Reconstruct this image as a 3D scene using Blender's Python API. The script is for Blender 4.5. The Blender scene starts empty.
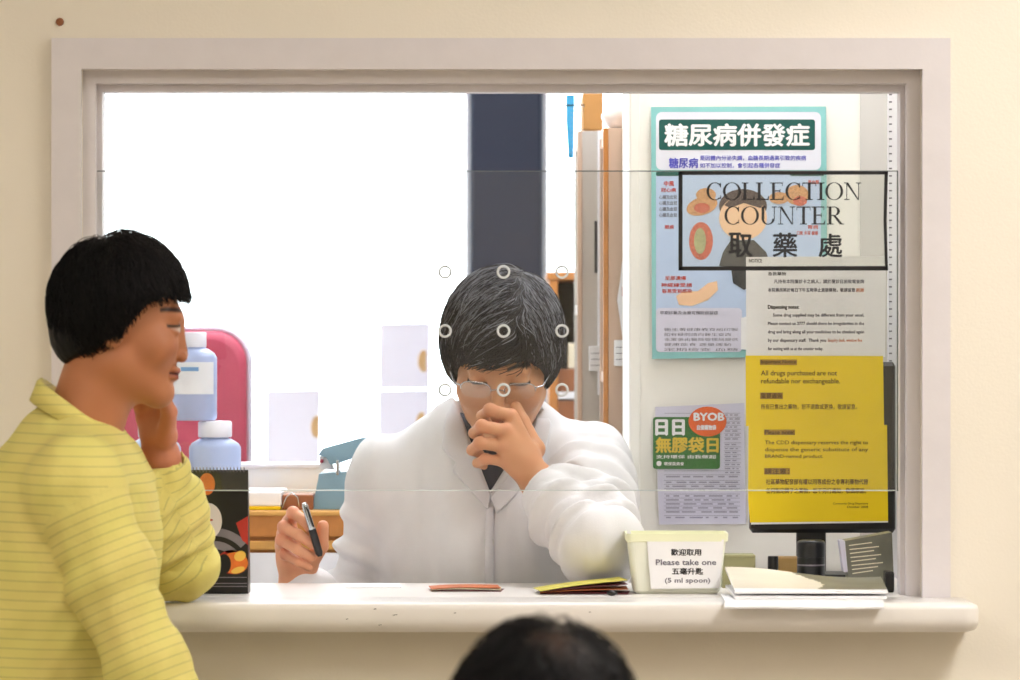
import bpy, math, random
import numpy as np
from mathutils import Vector, Matrix
from mathutils.bvhtree import BVHTree

random.seed(7); RNG = np.random.default_rng(11)
COL = bpy.context.scene.collection
PI = math.pi
# ------------------------------------------------------------------ survey of the photograph
F, CY, CZ = 3929.0, -5.5, 1.435          # focal length in pixels, camera y, camera height (metres)

def P(px, py, Y):
    s = (Y - CY) / F
    return Vector(((px - 510) * s, Y, CZ - (py - 340) * s))

def S(Y):
    return (Y - CY) / F

# ------------------------------------------------------------------ materials
def lin(c):
    r = []
    for v in c[:3]:
        v = v / 255.0
        r.append(v / 12.92 if v <= 0.04045 else ((v + 0.055) / 1.055) ** 2.4)
    return (r[0], r[1], r[2], 1.0)

M = {}
def mat(name, rgb, rough=0.5, metal=0.0, var=0.0, scale=20.0, bump=0.0, bscale=200.0, coat=0.0, trans=0.0, alpha=1.0, sheen=0.0):
    m = bpy.data.materials.new(name); m.use_nodes = True
    nt = m.node_tree; b = nt.nodes['Principled BSDF']
    b.inputs['Base Color'].default_value = lin(rgb)
    b.inputs['Roughness'].default_value = rough
    b.inputs['Metallic'].default_value = metal
    if coat: b.inputs['Coat Weight'].default_value = coat
    if trans: b.inputs['Transmission Weight'].default_value = trans
    if sheen: b.inputs['Sheen Weight'].default_value = sheen
    tc = nt.nodes.new('ShaderNodeTexCoord')
    if var:
        n = nt.nodes.new('ShaderNodeTexNoise'); n.inputs['Scale'].default_value = scale; n.inputs['Detail'].default_value = 4
        nt.links.new(tc.outputs['Object'], n.inputs['Vector'])
        mx = nt.nodes.new('ShaderNodeMix'); mx.data_type = 'RGBA'
        mx.inputs[6].default_value = lin([max(0, v * (1 - var)) for v in rgb]); mx.inputs[7].default_value = lin([min(255, v * (1 + var * .6)) for v in rgb])
        nt.links.new(n.outputs['Fac'], mx.inputs[0]); nt.links.new(mx.outputs[2], b.inputs['Base Color'])
    if bump:
        n2 = nt.nodes.new('ShaderNodeTexNoise'); n2.inputs['Scale'].default_value = bscale; n2.inputs['Detail'].default_value = 3
        nt.links.new(tc.outputs['Object'], n2.inputs['Vector'])
        bp = nt.nodes.new('ShaderNodeBump'); bp.inputs['Strength'].default_value = bump; bp.inputs['Distance'].default_value = 0.002
        nt.links.new(n2.outputs['Fac'], bp.inputs['Height']); nt.links.new(bp.outputs['Normal'], b.inputs['Normal'])
    M[name] = m
    return m

def mat_attr(name, attr, rough=0.6, sss=0.0, spec=0.5, sheen=0.0, bump=0.0, bscale=300):
    m = bpy.data.materials.new(name); m.use_nodes = True
    nt = m.node_tree; b = nt.nodes['Principled BSDF']
    a = nt.nodes.new('ShaderNodeAttribute'); a.attribute_name = attr
    nt.links.new(a.outputs['Color'], b.inputs['Base Color'])
    b.inputs['Roughness'].default_value = rough
    b.inputs['Specular IOR Level'].default_value = spec
    if sss:
        b.inputs['Subsurface Weight'].default_value = sss
        b.inputs['Subsurface Radius'].default_value = (0.012, 0.005, 0.003)
        b.inputs['Subsurface Scale'].default_value = 0.6
    if sheen: b.inputs['Sheen Weight'].default_value = sheen
    if bump:
        tc = nt.nodes.new('ShaderNodeTexCoord')
        n2 = nt.nodes.new('ShaderNodeTexNoise'); n2.inputs['Scale'].default_value = bscale
        nt.links.new(tc.outputs['Object'], n2.inputs['Vector'])
        bp = nt.nodes.new('ShaderNodeBump'); bp.inputs['Strength'].default_value = bump; bp.inputs['Distance'].default_value = 0.001
        nt.links.new(n2.outputs['Fac'], bp.inputs['Height']); nt.links.new(bp.outputs['Normal'], b.inputs['Normal'])
    M[name] = m
    return m

def mat_emit(name, rgb, strength):
    m = bpy.data.materials.new(name); m.use_nodes = True
    b = m.node_tree.nodes['Principled BSDF']
    b.inputs['Base Color'].default_value = lin(rgb)
    b.inputs['Emission Color'].default_value = lin(rgb); b.inputs['Emission Strength'].default_value = strength
    M[name] = m
    return m

def mat_glass(name, tint, gloss=0.06, white=0.0):
    """thin pane: mostly see-through, a little mirror, an optional film of white"""
    m = bpy.data.materials.new(name); m.use_nodes = True
    nt = m.node_tree; nt.nodes.clear()
    out = nt.nodes.new('ShaderNodeOutputMaterial')
    t = nt.nodes.new('ShaderNodeBsdfTransparent'); t.inputs[0].default_value = (*[v for v in tint], 1)
    g = nt.nodes.new('ShaderNodeBsdfGlossy'); g.inputs['Roughness'].default_value = 0.03
    mx = nt.nodes.new('ShaderNodeMixShader'); mx.inputs[0].default_value = gloss
    nt.links.new(t.outputs[0], mx.inputs[1]); nt.links.new(g.outputs[0], mx.inputs[2])
    last = mx
    if white:
        d = nt.nodes.new('ShaderNodeBsdfDiffuse'); d.inputs[0].default_value = (.9, .9, .9, 1)
        m2 = nt.nodes.new('ShaderNodeMixShader'); m2.inputs[0].default_value = white
        nt.links.new(mx.outputs[0], m2.inputs[1]); nt.links.new(d.outputs[0], m2.inputs[2]); last = m2
    nt.links.new(last.outputs[0], out.inputs[0])
    M[name] = m
    return m

def mat_paper_translucent(name, rgb, f=0.5):
    m = bpy.data.materials.new(name); m.use_nodes = True
    nt = m.node_tree; nt.nodes.clear()
    out = nt.nodes.new('ShaderNodeOutputMaterial')
    d = nt.nodes.new('ShaderNodeBsdfDiffuse'); d.inputs[0].default_value = lin(rgb)
    t = nt.nodes.new('ShaderNodeBsdfTranslucent'); t.inputs[0].default_value = lin(rgb)
    mx = nt.nodes.new('ShaderNodeMixShader'); mx.inputs[0].default_value = f
    nt.links.new(d.outputs[0], mx.inputs[1]); nt.links.new(t.outputs[0], mx.inputs[2]); nt.links.new(mx.outputs[0], out.inputs[0])
    M[name] = m
    return m

mat('wall_paint', (238, 231, 217), 0.7, var=0.025, scale=3, bump=0.15, bscale=250)
mat('room_paint', (236, 236, 232), 0.7, var=0.02, scale=3)
mat('ceiling_paint', (240, 240, 236), 0.8, var=0.02, scale=5)
mat('floor_vinyl', (168, 158, 142), 0.35, var=0.12, scale=6)
mat('frame_paint', (222, 217, 220), 0.45, var=0.03, scale=25, bump=0.05)
mat('worktop', (236, 232, 228), 0.28, var=0.03, scale=12)
mat('scuff', (70, 60, 60), 0.7, var=.2)
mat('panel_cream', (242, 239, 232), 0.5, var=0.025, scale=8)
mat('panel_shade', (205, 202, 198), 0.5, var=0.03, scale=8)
mat('wood', (196, 128, 62), 0.45, var=0.18, scale=30)
mat('wood_light', (214, 160, 84), 0.45, var=0.15, scale=30)
mat('wood_dark', (150, 92, 56), 0.5, var=0.2, scale=24)
mat('tan_board', (208, 180, 158), 0.55, var=0.06, scale=14)
mat('grey_board', (196, 190, 182), 0.55, var=0.05, scale=14)
mat('white_metal', (238, 238, 244), 0.35, var=0.03, scale=30)
mat('white_paper', (240, 240, 242), 0.7, var=0.02, scale=30)
mat('cream_paper', (240, 232, 206), 0.7, var=0.03, scale=30)
mat('yellow_paper', (246, 214, 8), 0.45, var=0.04, scale=14)
mat('ink_brown', (110, 78, 20), 0.7, var=.1)
mat('ink_black', (30, 30, 34), 0.6, var=.1)
mat('ink_grey', (120, 118, 130), 0.7, var=.1)
mat('ink_red', (200, 70, 60), 0.7, var=.1)
mat('ink_orange', (226, 150, 120), 0.7, var=.1)
mat('ink_blue', (92, 92, 196), 0.6, var=.1)
mat('black_plastic', (14, 14, 16), 0.3, var=.2)
mat('black_tape', (12, 12, 18), 0.4, var=.2)
mat('poster_blue', (186, 206, 236), 0.4, var=0.05, scale=9)
mat('poster_teal', (142, 204, 204), 0.4, var=0.08, scale=12)
mat('poster_pale', (226, 228, 240), 0.4, var=0.03, scale=9)
mat('teal_dark', (8, 86, 80), 0.4, var=.1)
mat('green_sticker', (38, 112, 46), 0.4, var=.12, scale=30)
mat('orange_sticker', (238, 100, 34), 0.4, var=.08)
mat('heading_ochre', (176, 134, 30), 0.5, var=.1)
mat('gold', (222, 190, 60), 0.4, var=.08)
mat('food_orange', (232, 150, 98), 0.5, var=.45, scale=260)
mat('food_red', (208, 96, 70), 0.5, var=.45, scale=260)
mat('food_green', (170, 170, 120), 0.5, var=.25, scale=120)
mat('drawn_skin', (244, 200, 160), 0.5, var=.05)
mat('drawn_dark', (34, 38, 42), 0.5, var=.2, scale=60)
mat('drawn_brown', (60, 36, 34), 0.5, var=.1)
mat('ink_pale', (158, 156, 176), 0.7, var=.1)
mat('grey_list', (214, 212, 230), 0.5, var=.03)
mat('pillar_backlit', (20, 30, 54), 0.6, var=.12, scale=3)  # dark blue is the pillar's backlit shade put into its colour
mat('red_chair', (190, 72, 100), 0.5, var=.08, scale=20, bump=.2)
mat('bottle_blue', (176, 192, 232), 0.3, var=.04)
mat('bottle_white', (238, 238, 250), 0.35, var=.03)
mat('label_paper', (236, 238, 244), 0.6, var=.02)
mat('label_blue', (120, 170, 220), 0.5, var=.05)
mat('punch_blue', (128, 164, 184), 0.35, var=.06)
mat('steel', (190, 196, 200), 0.25, metal=.9, var=.05)
mat('cal_black', (16, 14, 20), 0.35, var=.3, scale=60)
mat('cal_grey', (130, 122, 128), 0.4, var=.15, scale=50)
mat('cal_orange', (236, 120, 44), 0.4, var=.15, scale=90)
mat('cal_yellow', (250, 196, 84), 0.4, var=.1)
mat('cal_red', (190, 50, 40), 0.4, var=.2)
mat('cal_white', (226, 216, 210), 0.5, var=.03)
mat('tub', (236, 238, 222), 0.35, var=.03, trans=.0)
mat('tub_rim', (240, 242, 208), 0.35, var=.03)
mat('olive', (150, 146, 104), 0.5, var=.1)
mat('brochure_grey', (120, 120, 108), 0.35, var=.3, scale=25)
mat('brochure_pale', (222, 214, 196), 0.45, var=.06, scale=20)
mat('tan_box', (186, 150, 90), 0.5, var=.1)
mat('leaf_orange', (196, 104, 52), 0.5, var=.25, scale=90)
mat('leaf_yellow', (214, 204, 90), 0.5, var=.2, scale=60)
mat('leaf_maroon', (110, 40, 50), 0.5, var=.3, scale=80)
mat('blue_strip', (60, 170, 224), 0.4, var=.1)
mat('cardboard', (190, 140, 78), 0.6, var=.08, scale=20)
mat('plastic_film', (236, 226, 220), 0.35, var=.05)
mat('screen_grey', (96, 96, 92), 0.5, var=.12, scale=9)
mat('coat_cloth', (224, 222, 224), 0.75, var=.02, scale=40, bump=.15, bscale=500)
mat('coat_fold', (218, 216, 220), 0.75, var=.02, scale=40)
mat('navy_cloth', (26, 26, 50), 0.8, var=.1)
mat('trouser', (48, 50, 58), 0.8, var=.1)
mat('shoe', (24, 22, 22), 0.4, var=.1)
mat('dark_jacket', (44, 46, 56), 0.8, var=.15)
mat('chair_plastic', (70, 90, 130), 0.45, var=.08)
mat('button_pearl', (206, 206, 204), 0.3, var=.05)
mat('lens_frame', (190, 190, 196), 0.25, metal=.8, var=.05)
mat('lamp_white', (240, 240, 240), 0.5, var=.02)
mat('edge_acrylic', (205, 212, 212), 0.2, var=.05)
mat('edge_dark', (92, 100, 100), 0.3, var=.05)
mat('ring_white', (214, 218, 222), 0.25, var=.03)
mat('clear_white', (240, 240, 240), 0.3, var=.02)
mat_attr('skin', 'Col', 0.5, sss=0.12, spec=.35)
mat_attr('hair', 'Col', 0.55, spec=.22)
mat_glass('acrylic', (0.965, 0.975, 0.975), 0.035)
mat_glass('window_glass', (0.97, 0.99, 0.99), 0.04)
mat_glass('film', (0.975, 0.98, 0.965), 0.03, white=0.025)
mat_glass('lens', (0.97, 0.98, 0.98), 0.06)
mat_paper_translucent('backlit_paper', (232, 229, 236), 0.27)
mat_paper_translucent('backlit_orange', (240, 206, 150), 0.30)
mat_emit('tube_front', (255, 251, 247), 19.0)
mat_emit('tube_left', (255, 246, 236), 22.0)
mat_emit('tube_room', (248, 249, 255), 16.0)

# striped shirt: stripes follow the cloth through a coordinate stored on the mesh
def shirt_material():
    m = bpy.data.materials.new('striped_cloth'); m.use_nodes = True
    nt = m.node_tree; b = nt.nodes['Principled BSDF']; b.inputs['Roughness'].default_value = .8
    a = nt.nodes.new('ShaderNodeAttribute'); a.attribute_name = 'run'
    mu = nt.nodes.new('ShaderNodeMath'); mu.operation = 'MULTIPLY'; mu.inputs[1].default_value = 80.0
    nt.links.new(a.outputs['Fac'], mu.inputs[0])
    fr = nt.nodes.new('ShaderNodeMath'); fr.operation = 'FRACT'; nt.links.new(mu.outputs[0], fr.inputs[0])
    lt = nt.nodes.new('ShaderNodeMath'); lt.operation = 'LESS_THAN'; lt.inputs[1].default_value = .13
    nt.links.new(fr.outputs[0], lt.inputs[0])
    tc = nt.nodes.new('ShaderNodeTexCoord')
    n = nt.nodes.new('ShaderNodeTexNoise'); n.inputs['Scale'].default_value = 14; n.inputs['Detail'].default_value = 6
    nt.links.new(tc.outputs['Object'], n.inputs['Vector'])
    mx = nt.nodes.new('ShaderNodeMix'); mx.data_type = 'RGBA'
    mx.inputs[6].default_value = lin((226, 206, 128)); mx.inputs[7].default_value = lin((218, 214, 116))
    nt.links.new(n.outputs['Fac'], mx.inputs[0])
    ml = nt.nodes.new('ShaderNodeMath'); ml.operation = 'MULTIPLY'; ml.inputs[1].default_value = .38
    nt.links.new(lt.outputs[0], ml.inputs[0])
    m2 = nt.nodes.new('ShaderNodeMix'); m2.data_type = 'RGBA'; m2.inputs[7].default_value = lin((136, 138, 84))
    nt.links.new(mx.outputs[2], m2.inputs[6]); nt.links.new(ml.outputs[0], m2.inputs[0])
    nt.links.new(m2.outputs[2], b.inputs['Base Color'])
    n2 = nt.nodes.new('ShaderNodeTexNoise'); n2.inputs['Scale'].default_value = 45
    nt.links.new(tc.outputs['Object'], n2.inputs['Vector'])
    bp = nt.nodes.new('ShaderNodeBump'); bp.inputs['Strength'].default_value = .35; bp.inputs['Distance'].default_value = .004
    nt.links.new(n2.outputs['Fac'], bp.inputs['Height']); nt.links.new(bp.outputs['Normal'], b.inputs['Normal'])
    M['striped_cloth'] = m
shirt_material()

# ------------------------------------------------------------------ objects
WORLD = {}
def wloc(o):
    return WORLD.get(o.name, Vector((0, 0, 0)))

def tag(o, label=None, cat=None, group=None, kind=None):
    if label: o['label'] = label
    if cat: o['category'] = cat
    if group: o['group'] = group
    if kind: o['kind'] = kind
    return o

def thing(name, label, cat, loc, group=None, kind=None):
    o = bpy.data.objects.new(name, None); COL.objects.link(o); o.empty_display_size = .05
    o.location = loc; WORLD[o.name] = Vector(loc)
    return tag(o, label, cat, group, kind)

def mesh_obj(name, me, m, parent=None, smooth=False):
    """link a mesh whose coordinates are given in world space"""
    if isinstance(m, str): m = M[m]
    if m is not None and not me.materials: me.materials.append(m)
    if smooth and len(me.polygons): me.polygons.foreach_set('use_smooth', [True] * len(me.polygons))
    o = bpy.data.objects.new(name, me); COL.objects.link(o)
    if parent is None:
        n = len(me.vertices); co = np.empty(n * 3, 'f'); me.vertices.foreach_get('co', co); co = co.reshape(-1, 3)
        a, b = co.min(0), co.max(0)
        c = Vector(((a[0] + b[0]) / 2, (a[1] + b[1]) / 2, a[2]))
        me.transform(Matrix.Translation(-c)); o.location = c; WORLD[o.name] = c
    else:
        o.parent = parent; o.location = -wloc(parent)
    return o

class MB:
    """collects shapes into one mesh (world coordinates)"""
    def __init__(s): s.v = []; s.f = []; s.sm = []
    def add(s, vs, fs, smooth=False):
        b = len(s.v); s.v += [tuple(p) for p in vs]; s.f += [tuple(i + b for i in f) for f in fs]; s.sm += [smooth] * len(fs); return s
    def box(s, a, b, bev=0.0, rot=0.0):
        x0, y0, z0 = [min(a[i], b[i]) for i in range(3)]; x1, y1, z1 = [max(a[i], b[i]) for i in range(3)]
        bev = min(bev, (x1 - x0) * .45, (y1 - y0) * .45, (z1 - z0) * .45)
        if bev <= 0:
            vs = [(x0, y0, z0), (x1, y0, z0), (x1, y1, z0), (x0, y1, z0), (x0, y0, z1), (x1, y0, z1), (x1, y1, z1), (x0, y1, z1)]
            fs = [(0, 3, 2, 1), (4, 5, 6, 7), (0, 1, 5, 4), (1, 2, 6, 5), (2, 3, 7, 6), (3, 0, 4, 7)]
        else:
            prof = [(bev, 0), (0, bev), (0, 1), (bev, 2)]
            rings = [(bev, z0), (0, z0 + bev), (0, z1 - bev), (bev, z1)]
            vs = []; fs = []
            for ins, z in rings:
                c = bev
                for (cx, cy, a0) in ((x1 - c - 0, y1 - c, 0), (x0 + c, y1 - c, 90), (x0 + c, y0 + c, 180), (x1 - c, y0 + c, 270)):
                    for da in (0, 45, 90):
                        r = c - ins if ins < c else 0.0
                        r = max(r, c * .3 if ins else r)
                        t = math.radians(a0 + da); vs.append((cx + r * math.cos(t), cy + r * math.sin(t), z))
            n = 12
            for k in range(3):
                for i in range(n):
                    j = (i + 1) % n; fs.append((k * n + i, k * n + j, (k + 1) * n + j, (k + 1) * n + i))
            fs.append(tuple(range(n - 1, -1, -1))); fs.append(tuple(3 * n + i for i in range(n)))
        if rot:
            cx, cy = (x0 + x1) / 2, (y0 + y1) / 2; c_, s_ = math.cos(rot), math.sin(rot)
            vs = [(cx + (x - cx) * c_ - (y - cy) * s_, cy + (x - cx) * s_ + (y - cy) * c_, z) for x, y, z in vs]
        return s.add(vs, fs)
    def prism_y(s, pts, y0, y1):
        """polygon given as (x,z) points, extruded from y0 (front) to y1"""
        n = len(pts); vs = [(p[0], y0, p[1]) for p in pts] + [(p[0], y1, p[1]) for p in pts]
        area = sum(pts[i][0] * pts[(i + 1) % n][1] - pts[(i + 1) % n][0] * pts[i][1] for i in range(n))
        fr = tuple(range(n)); bk = tuple(range(2 * n - 1, n - 1, -1))
        fs = [fr, bk] + [((i + 1) % n, i, n + i, n + (i + 1) % n) for i in range(n)]
        if area < 0: fs = [tuple(reversed(f)) for f in fs]
        return s.add(vs, fs)
    def prism_x(s, pts, x0, x1):
        n = len(pts); vs = [(x0, p[0], p[1]) for p in pts] + [(x1, p[0], p[1]) for p in pts]
        area = sum(pts[i][0] * pts[(i + 1) % n][1] - pts[(i + 1) % n][0] * pts[i][1] for i in range(n))
        fs = [tuple(reversed(range(n))), tuple(range(n, 2 * n))] + [(i, (i + 1) % n, n + (i + 1) % n, n + i) for i in range(n)]
        if area < 0: fs = [tuple(reversed(f)) for f in fs]
        return s.add(vs, fs)
    def lathe(s, c, prof, n=28, axis='z', sx=1.0, sy=1.0):
        vs = []; fs = []
        for r, h in prof:
            for i in range(n):
                t = 2 * PI * i / n; a, b = r * math.cos(t) * sx, r * math.sin(t) * sy
                vs.append((c[0] + a, c[1] + b, c[2] + h) if axis == 'z' else ((c[0] + a, c[1] - h, c[2] + b) if axis == 'y' else (c[0] + h, c[1] + a, c[2] + b)))
        m = len(prof)
        for k in range(m - 1):
            for i in range(n):
                j = (i + 1) % n; fs.append((k * n + i, k * n + j, (k + 1) * n + j, (k + 1) * n + i))
        s.add(vs, fs, True)
        s.add([vs[i] for i in range(n)], [tuple(range(n - 1, -1, -1))]); s.add([vs[(m - 1) * n + i] for i in range(n)], [tuple(range(n))])
        return s
    def tube(s, pts, r, n=8, closed=False):
        pts = [Vector(p) for p in pts]; m = len(pts); vs = []; fs = []
        rr = r if isinstance(r, (list, tuple)) else [r] * m
        up = Vector((0.13, 0.21, 1)).normalized()
        for k, p in enumerate(pts):
            a = pts[(k - 1) % m] if (k > 0 or closed) else p; b = pts[(k + 1) % m] if (k < m - 1 or closed) else p
            t = (b - a).normalized(); u = t.cross(up)
            if u.length < 1e-3: u = t.cross(Vector((1, 0, 0)))
            u.normalize(); w = t.cross(u)
            for i in range(n):
                q = 2 * PI * i / n; vs.append(p + u * (rr[k] * math.cos(q)) + w * (rr[k] * math.sin(q)))
        for k in range(m if closed else m - 1):
            k2 = (k + 1) % m
            for i in range(n):
                j = (i + 1) % n; fs.append((k * n + i, k * n + j, k2 * n + j, k2 * n + i))
        s.add(vs, fs, True)
        if not closed:
            s.add(vs[:n], [tuple(range(n - 1, -1, -1))]); s.add(vs[-n:], [tuple(range(n))])
        return s
    def ellipse_y(s, c, rx, rz, y0, y1, n=28, a0=0, a1=360, tilt=0):
        pts = []
        full = abs(a1 - a0) >= 360
        k = n if full else n + 1
        for i in range(k):
            t = math.radians(a0 + (a1 - a0) * i / n); x, z = rx * math.cos(t), rz * math.sin(t)
            ct, st = math.cos(tilt), math.sin(tilt); pts.append((c[0] + x * ct - z * st, c[1] + x * st + z * ct))
        return s.prism_y(pts, y0, y1)
    def build(s, name, m, parent=None, smooth=None):
        me = bpy.data.meshes.new(name); me.from_pydata(s.v, [], s.f)
        sm = s.sm if smooth is None else [smooth] * len(s.f)
        me.polygons.foreach_set('use_smooth', sm); me.update()
        return mesh_obj(name, me, m, parent)

def pbox(x0, y0, x1, y1, Y, depth, bev=0.0, mb=None):
    """box whose front face spans those photo points at distance Y and runs back by depth"""
    a = P(x0, y0, Y); b = P(x1, y1, Y)
    mb = mb or MB(); mb.box((a.x, Y, a.z), (b.x, Y + depth, b.z), bev); return mb

def ppoly(pts, Y, t=.0004, mb=None):
    mb = mb or MB(); mb.prism_y([(P(x, y, Y).x, P(x, y, Y).z) for x, y in pts], Y - t, Y); return mb

def pell(cx, cy, rx, ry, Y, t=.0004, mb=None, a0=0, a1=360, tilt=0, n=28):
    mb = mb or MB(); c = P(cx, cy, Y); s = S(Y)
    mb.ellipse_y((c.x, c.z), rx * s, ry * s, Y - t, Y, n, a0, a1, tilt); return mb

def rrect(x0, y0, x1, y1, r, n=5):
    o = []
    for cx, cy, a in ((x1 - r, y0 + r, -90), (x1 - r, y1 - r, 0), (x0 + r, y1 - r, 90), (x0 + r, y0 + r, 180)):
        for i in range(n + 1):
            t = math.radians(a + 90 * i / n); o.append((cx + r * math.cos(t), cy + r * math.sin(t)))
    return o

def lettering(body, x0, y0, x1, y1, Y, m, parent, bold=0.0, t=.0003, name='lettering', tilt=0.0, join=None):
    """printed words fitted to a rectangle of the photograph on the plane y = Y"""
    c = bpy.data.curves.new('tmp', 'FONT'); c.body = body; c.size = 1; c.resolution_u = 2; c.fill_mode = 'FRONT'
    o = bpy.data.objects.new('tmp', c); COL.objects.link(o)
    dg = bpy.context.evaluated_depsgraph_get(); me = bpy.data.meshes.new_from_object(o.evaluated_get(dg))
    COL.objects.unlink(o); bpy.data.objects.remove(o); bpy.data.curves.remove(c)
    n = len(me.vertices); co = np.empty(n * 3, 'f'); me.vertices.foreach_get('co', co); co = co.reshape(-1, 3)
    lo, hi = co.min(0), co.max(0)
    a, b = P(x0, y1, Y), P(x1, y0, Y)
    x = a.x + (co[:, 0] - lo[0]) / (hi[0] - lo[0]) * (b.x - a.x)
    z = a.z + (co[:, 1] - lo[1]) / (hi[1] - lo[1]) * (b.z - a.z) + (x - a.x) * tilt
    out = np.stack([x, np.full(n, Y - t), z], 1)
    em = (b.z - a.z) / (hi[1] - lo[1])                       # one em in metres
    shifts = [(0, 0)] if bold <= 0 else [(u * bold * em, v * bold * em * .8) for u, v in ((-1, 0), (1, 0), (0, 1), (0, -1), (0, 0))]
    polys = [tuple(p.vertices) for p in me.polygons]; bpy.data.meshes.remove(me)
    mb = MB()
    for i, (dx, dz) in enumerate(shifts): mb.add((out + np.array([dx, -.000015 * i, dz])).tolist(), polys)
    return mb.build(name, m, parent)

# ------------------------------------------------------------------ implicit surfaces for people and cloth
def smin(a, b, k):
    h = np.maximum(k - np.abs(a - b), 0) / k
    return np.minimum(a, b) - h * h * k * .25
def smax(a, b, k): return -smin(-a, -b, k)
def ell(p, c, r):
    x, y, z = (p[0] - c[0]), (p[1] - c[1]), (p[2] - c[2])
    k0 = np.sqrt((x / r[0]) ** 2 + (y / r[1]) ** 2 + (z / r[2]) ** 2)
    k1 = np.sqrt((x / r[0] ** 2) ** 2 + (y / r[1] ** 2) ** 2 + (z / r[2] ** 2) ** 2) + 1e-6
    return k0 * (k0 - 1) / k1
def sph(p, c, r): return np.sqrt((p[0] - c[0]) ** 2 + (p[1] - c[1]) ** 2 + (p[2] - c[2]) ** 2) - r
def cone(p, a, b, ra, rb, param=False):
    a = np.array(a, 'f'); b = np.array(b, 'f'); ba = b - a; L = float(ba @ ba)
    px, py, pz = p[0] - a[0], p[1] - a[1], p[2] - a[2]
    h = np.clip((px * ba[0] + py * ba[1] + pz * ba[2]) / L, 0, 1)
    d = np.sqrt((px - h * ba[0]) ** 2 + (py - h * ba[1]) ** 2 + (pz - h * ba[2]) ** 2) - (ra + (rb - ra) * h)
    return (d, h) if param else d
def squash(p, c, f):
    """scale space about c so that a round shape comes out flattened; f per axis"""
    return tuple(c[i] + (p[i] - c[i]) / f[i] for i in range(3))

def snet(fn, lo, hi, h):
    lo = np.array(lo, 'f'); hi = np.array(hi, 'f')
    ax = [np.arange(lo[i], hi[i] + h, h, dtype='f') for i in range(3)]
    p = np.meshgrid(*ax, indexing='ij'); V = fn(p).astype('f')
    Sg = V < 0; n = V.shape
    cnt = np.zeros([k - 1 for k in n], 'i1')
    sl = lambda o, d: slice(o, d - 1 + o)
    for i in (0, 1):
        for j in (0, 1):
            for k in (0, 1): cnt += Sg[sl(i, n[0]), sl(j, n[1]), sl(k, n[2])]
    act = (cnt > 0) & (cnt < 8); idx = np.argwhere(act); m = len(idx)
    vid = np.full(act.shape, -1, 'i4'); vid[act] = np.arange(m)
    acc = np.zeros((m, 3)); w = np.zeros(m)
    for a0 in range(3):
        o1, o2 = [q for q in range(3) if q != a0]
        for u in (0, 1):
            for v in (0, 1):
                A = np.zeros(3, int); A[o1] = u; A[o2] = v; B = A.copy(); B[a0] = 1
                ia = idx + A; ib = idx + B
                va = V[ia[:, 0], ia[:, 1], ia[:, 2]]; vb = V[ib[:, 0], ib[:, 1], ib[:, 2]]
                mk = (va < 0) != (vb < 0); t = np.where(mk, va / np.where(mk, va - vb, 1), 0)
                q = np.tile(A.astype(float), (m, 1)); q[:, a0] += t
                acc[mk] += q[mk]; w[mk] += 1
    pos = lo + (idx + acc / w[:, None]) * h
    quads = []
    for a0 in range(3):
        o1, o2 = (a0 + 1) % 3, (a0 + 2) % 3
        s0 = [slice(None)] * 3; s1 = [slice(None)] * 3
        s0[a0] = slice(0, n[a0] - 1); s1[a0] = slice(1, n[a0])
        A = Sg[tuple(s0)]; B = Sg[tuple(s1)]
        e = np.argwhere(A != B)
        ok = (e[:, o1] > 0) & (e[:, o1] < n[o1] - 1) & (e[:, o2] > 0) & (e[:, o2] < n[o2] - 1); e = e[ok]
        ins = A[e[:, 0], e[:, 1], e[:, 2]]
        def g(d1, d2):
            c = e.copy(); c[:, o1] += d1; c[:, o2] += d2; return vid[c[:, 0], c[:, 1], c[:, 2]]
        q = np.stack([g(-1, -1), g(0, -1), g(0, 0), g(-1, 0)], 1)
        q[~ins] = q[~ins][:, ::-1]; quads.append(q)
    return pos.astype('f'), np.concatenate(quads)

def np_mesh(name, pos, quads, attrs=None):
    me = bpy.data.meshes.new(name); nv, nf = len(pos), len(quads); k = quads.shape[1]
    me.vertices.add(nv); me.vertices.foreach_set('co', pos.astype('f').ravel())
    me.loops.add(nf * k); me.loops.foreach_set('vertex_index', quads.astype('i4').ravel())
    me.polygons.add(nf); me.polygons.foreach_set('loop_start', np.arange(0, nf * k, k, dtype='i4'))
    me.polygons.foreach_set('loop_total', np.full(nf, k, 'i4')); me.polygons.foreach_set('use_smooth', [True] * nf)
    for an, val in (attrs or {}).items():
        if val.ndim == 2:
            at = me.attributes.new(an, 'FLOAT_COLOR', 'POINT'); c = np.ones((nv, 4), 'f'); c[:, :3] = val; at.data.foreach_set('color', c.ravel())
        else:
            at = me.attributes.new(an, 'FLOAT', 'POINT'); at.data.foreach_set('value', val.astype('f'))
    me.update(); me.validate(); return me

def joinparts(parts):
    ps, qs, cs = [], [], []; b = 0
    for p, q, c in parts:
        ps.append(p); qs.append(q + b); cs.append(c); b += len(p)
    return np.concatenate(ps), np.concatenate(qs), np.concatenate(cs)

def waves(p, seed, freq, n=5):
    r = np.random.default_rng(seed); o = 0
    for i in range(n):
        d = r.normal(size=3); d /= np.linalg.norm(d); f = freq * (.6 + .9 * r.random())
        o = o + np.sin((p[0] * d[0] + p[1] * d[1] + p[2] * d[2]) * f + r.random() * 6.28 + 1.3 * np.sin(p[(i + 1) % 3] * freq * .43))
    return o / n

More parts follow.
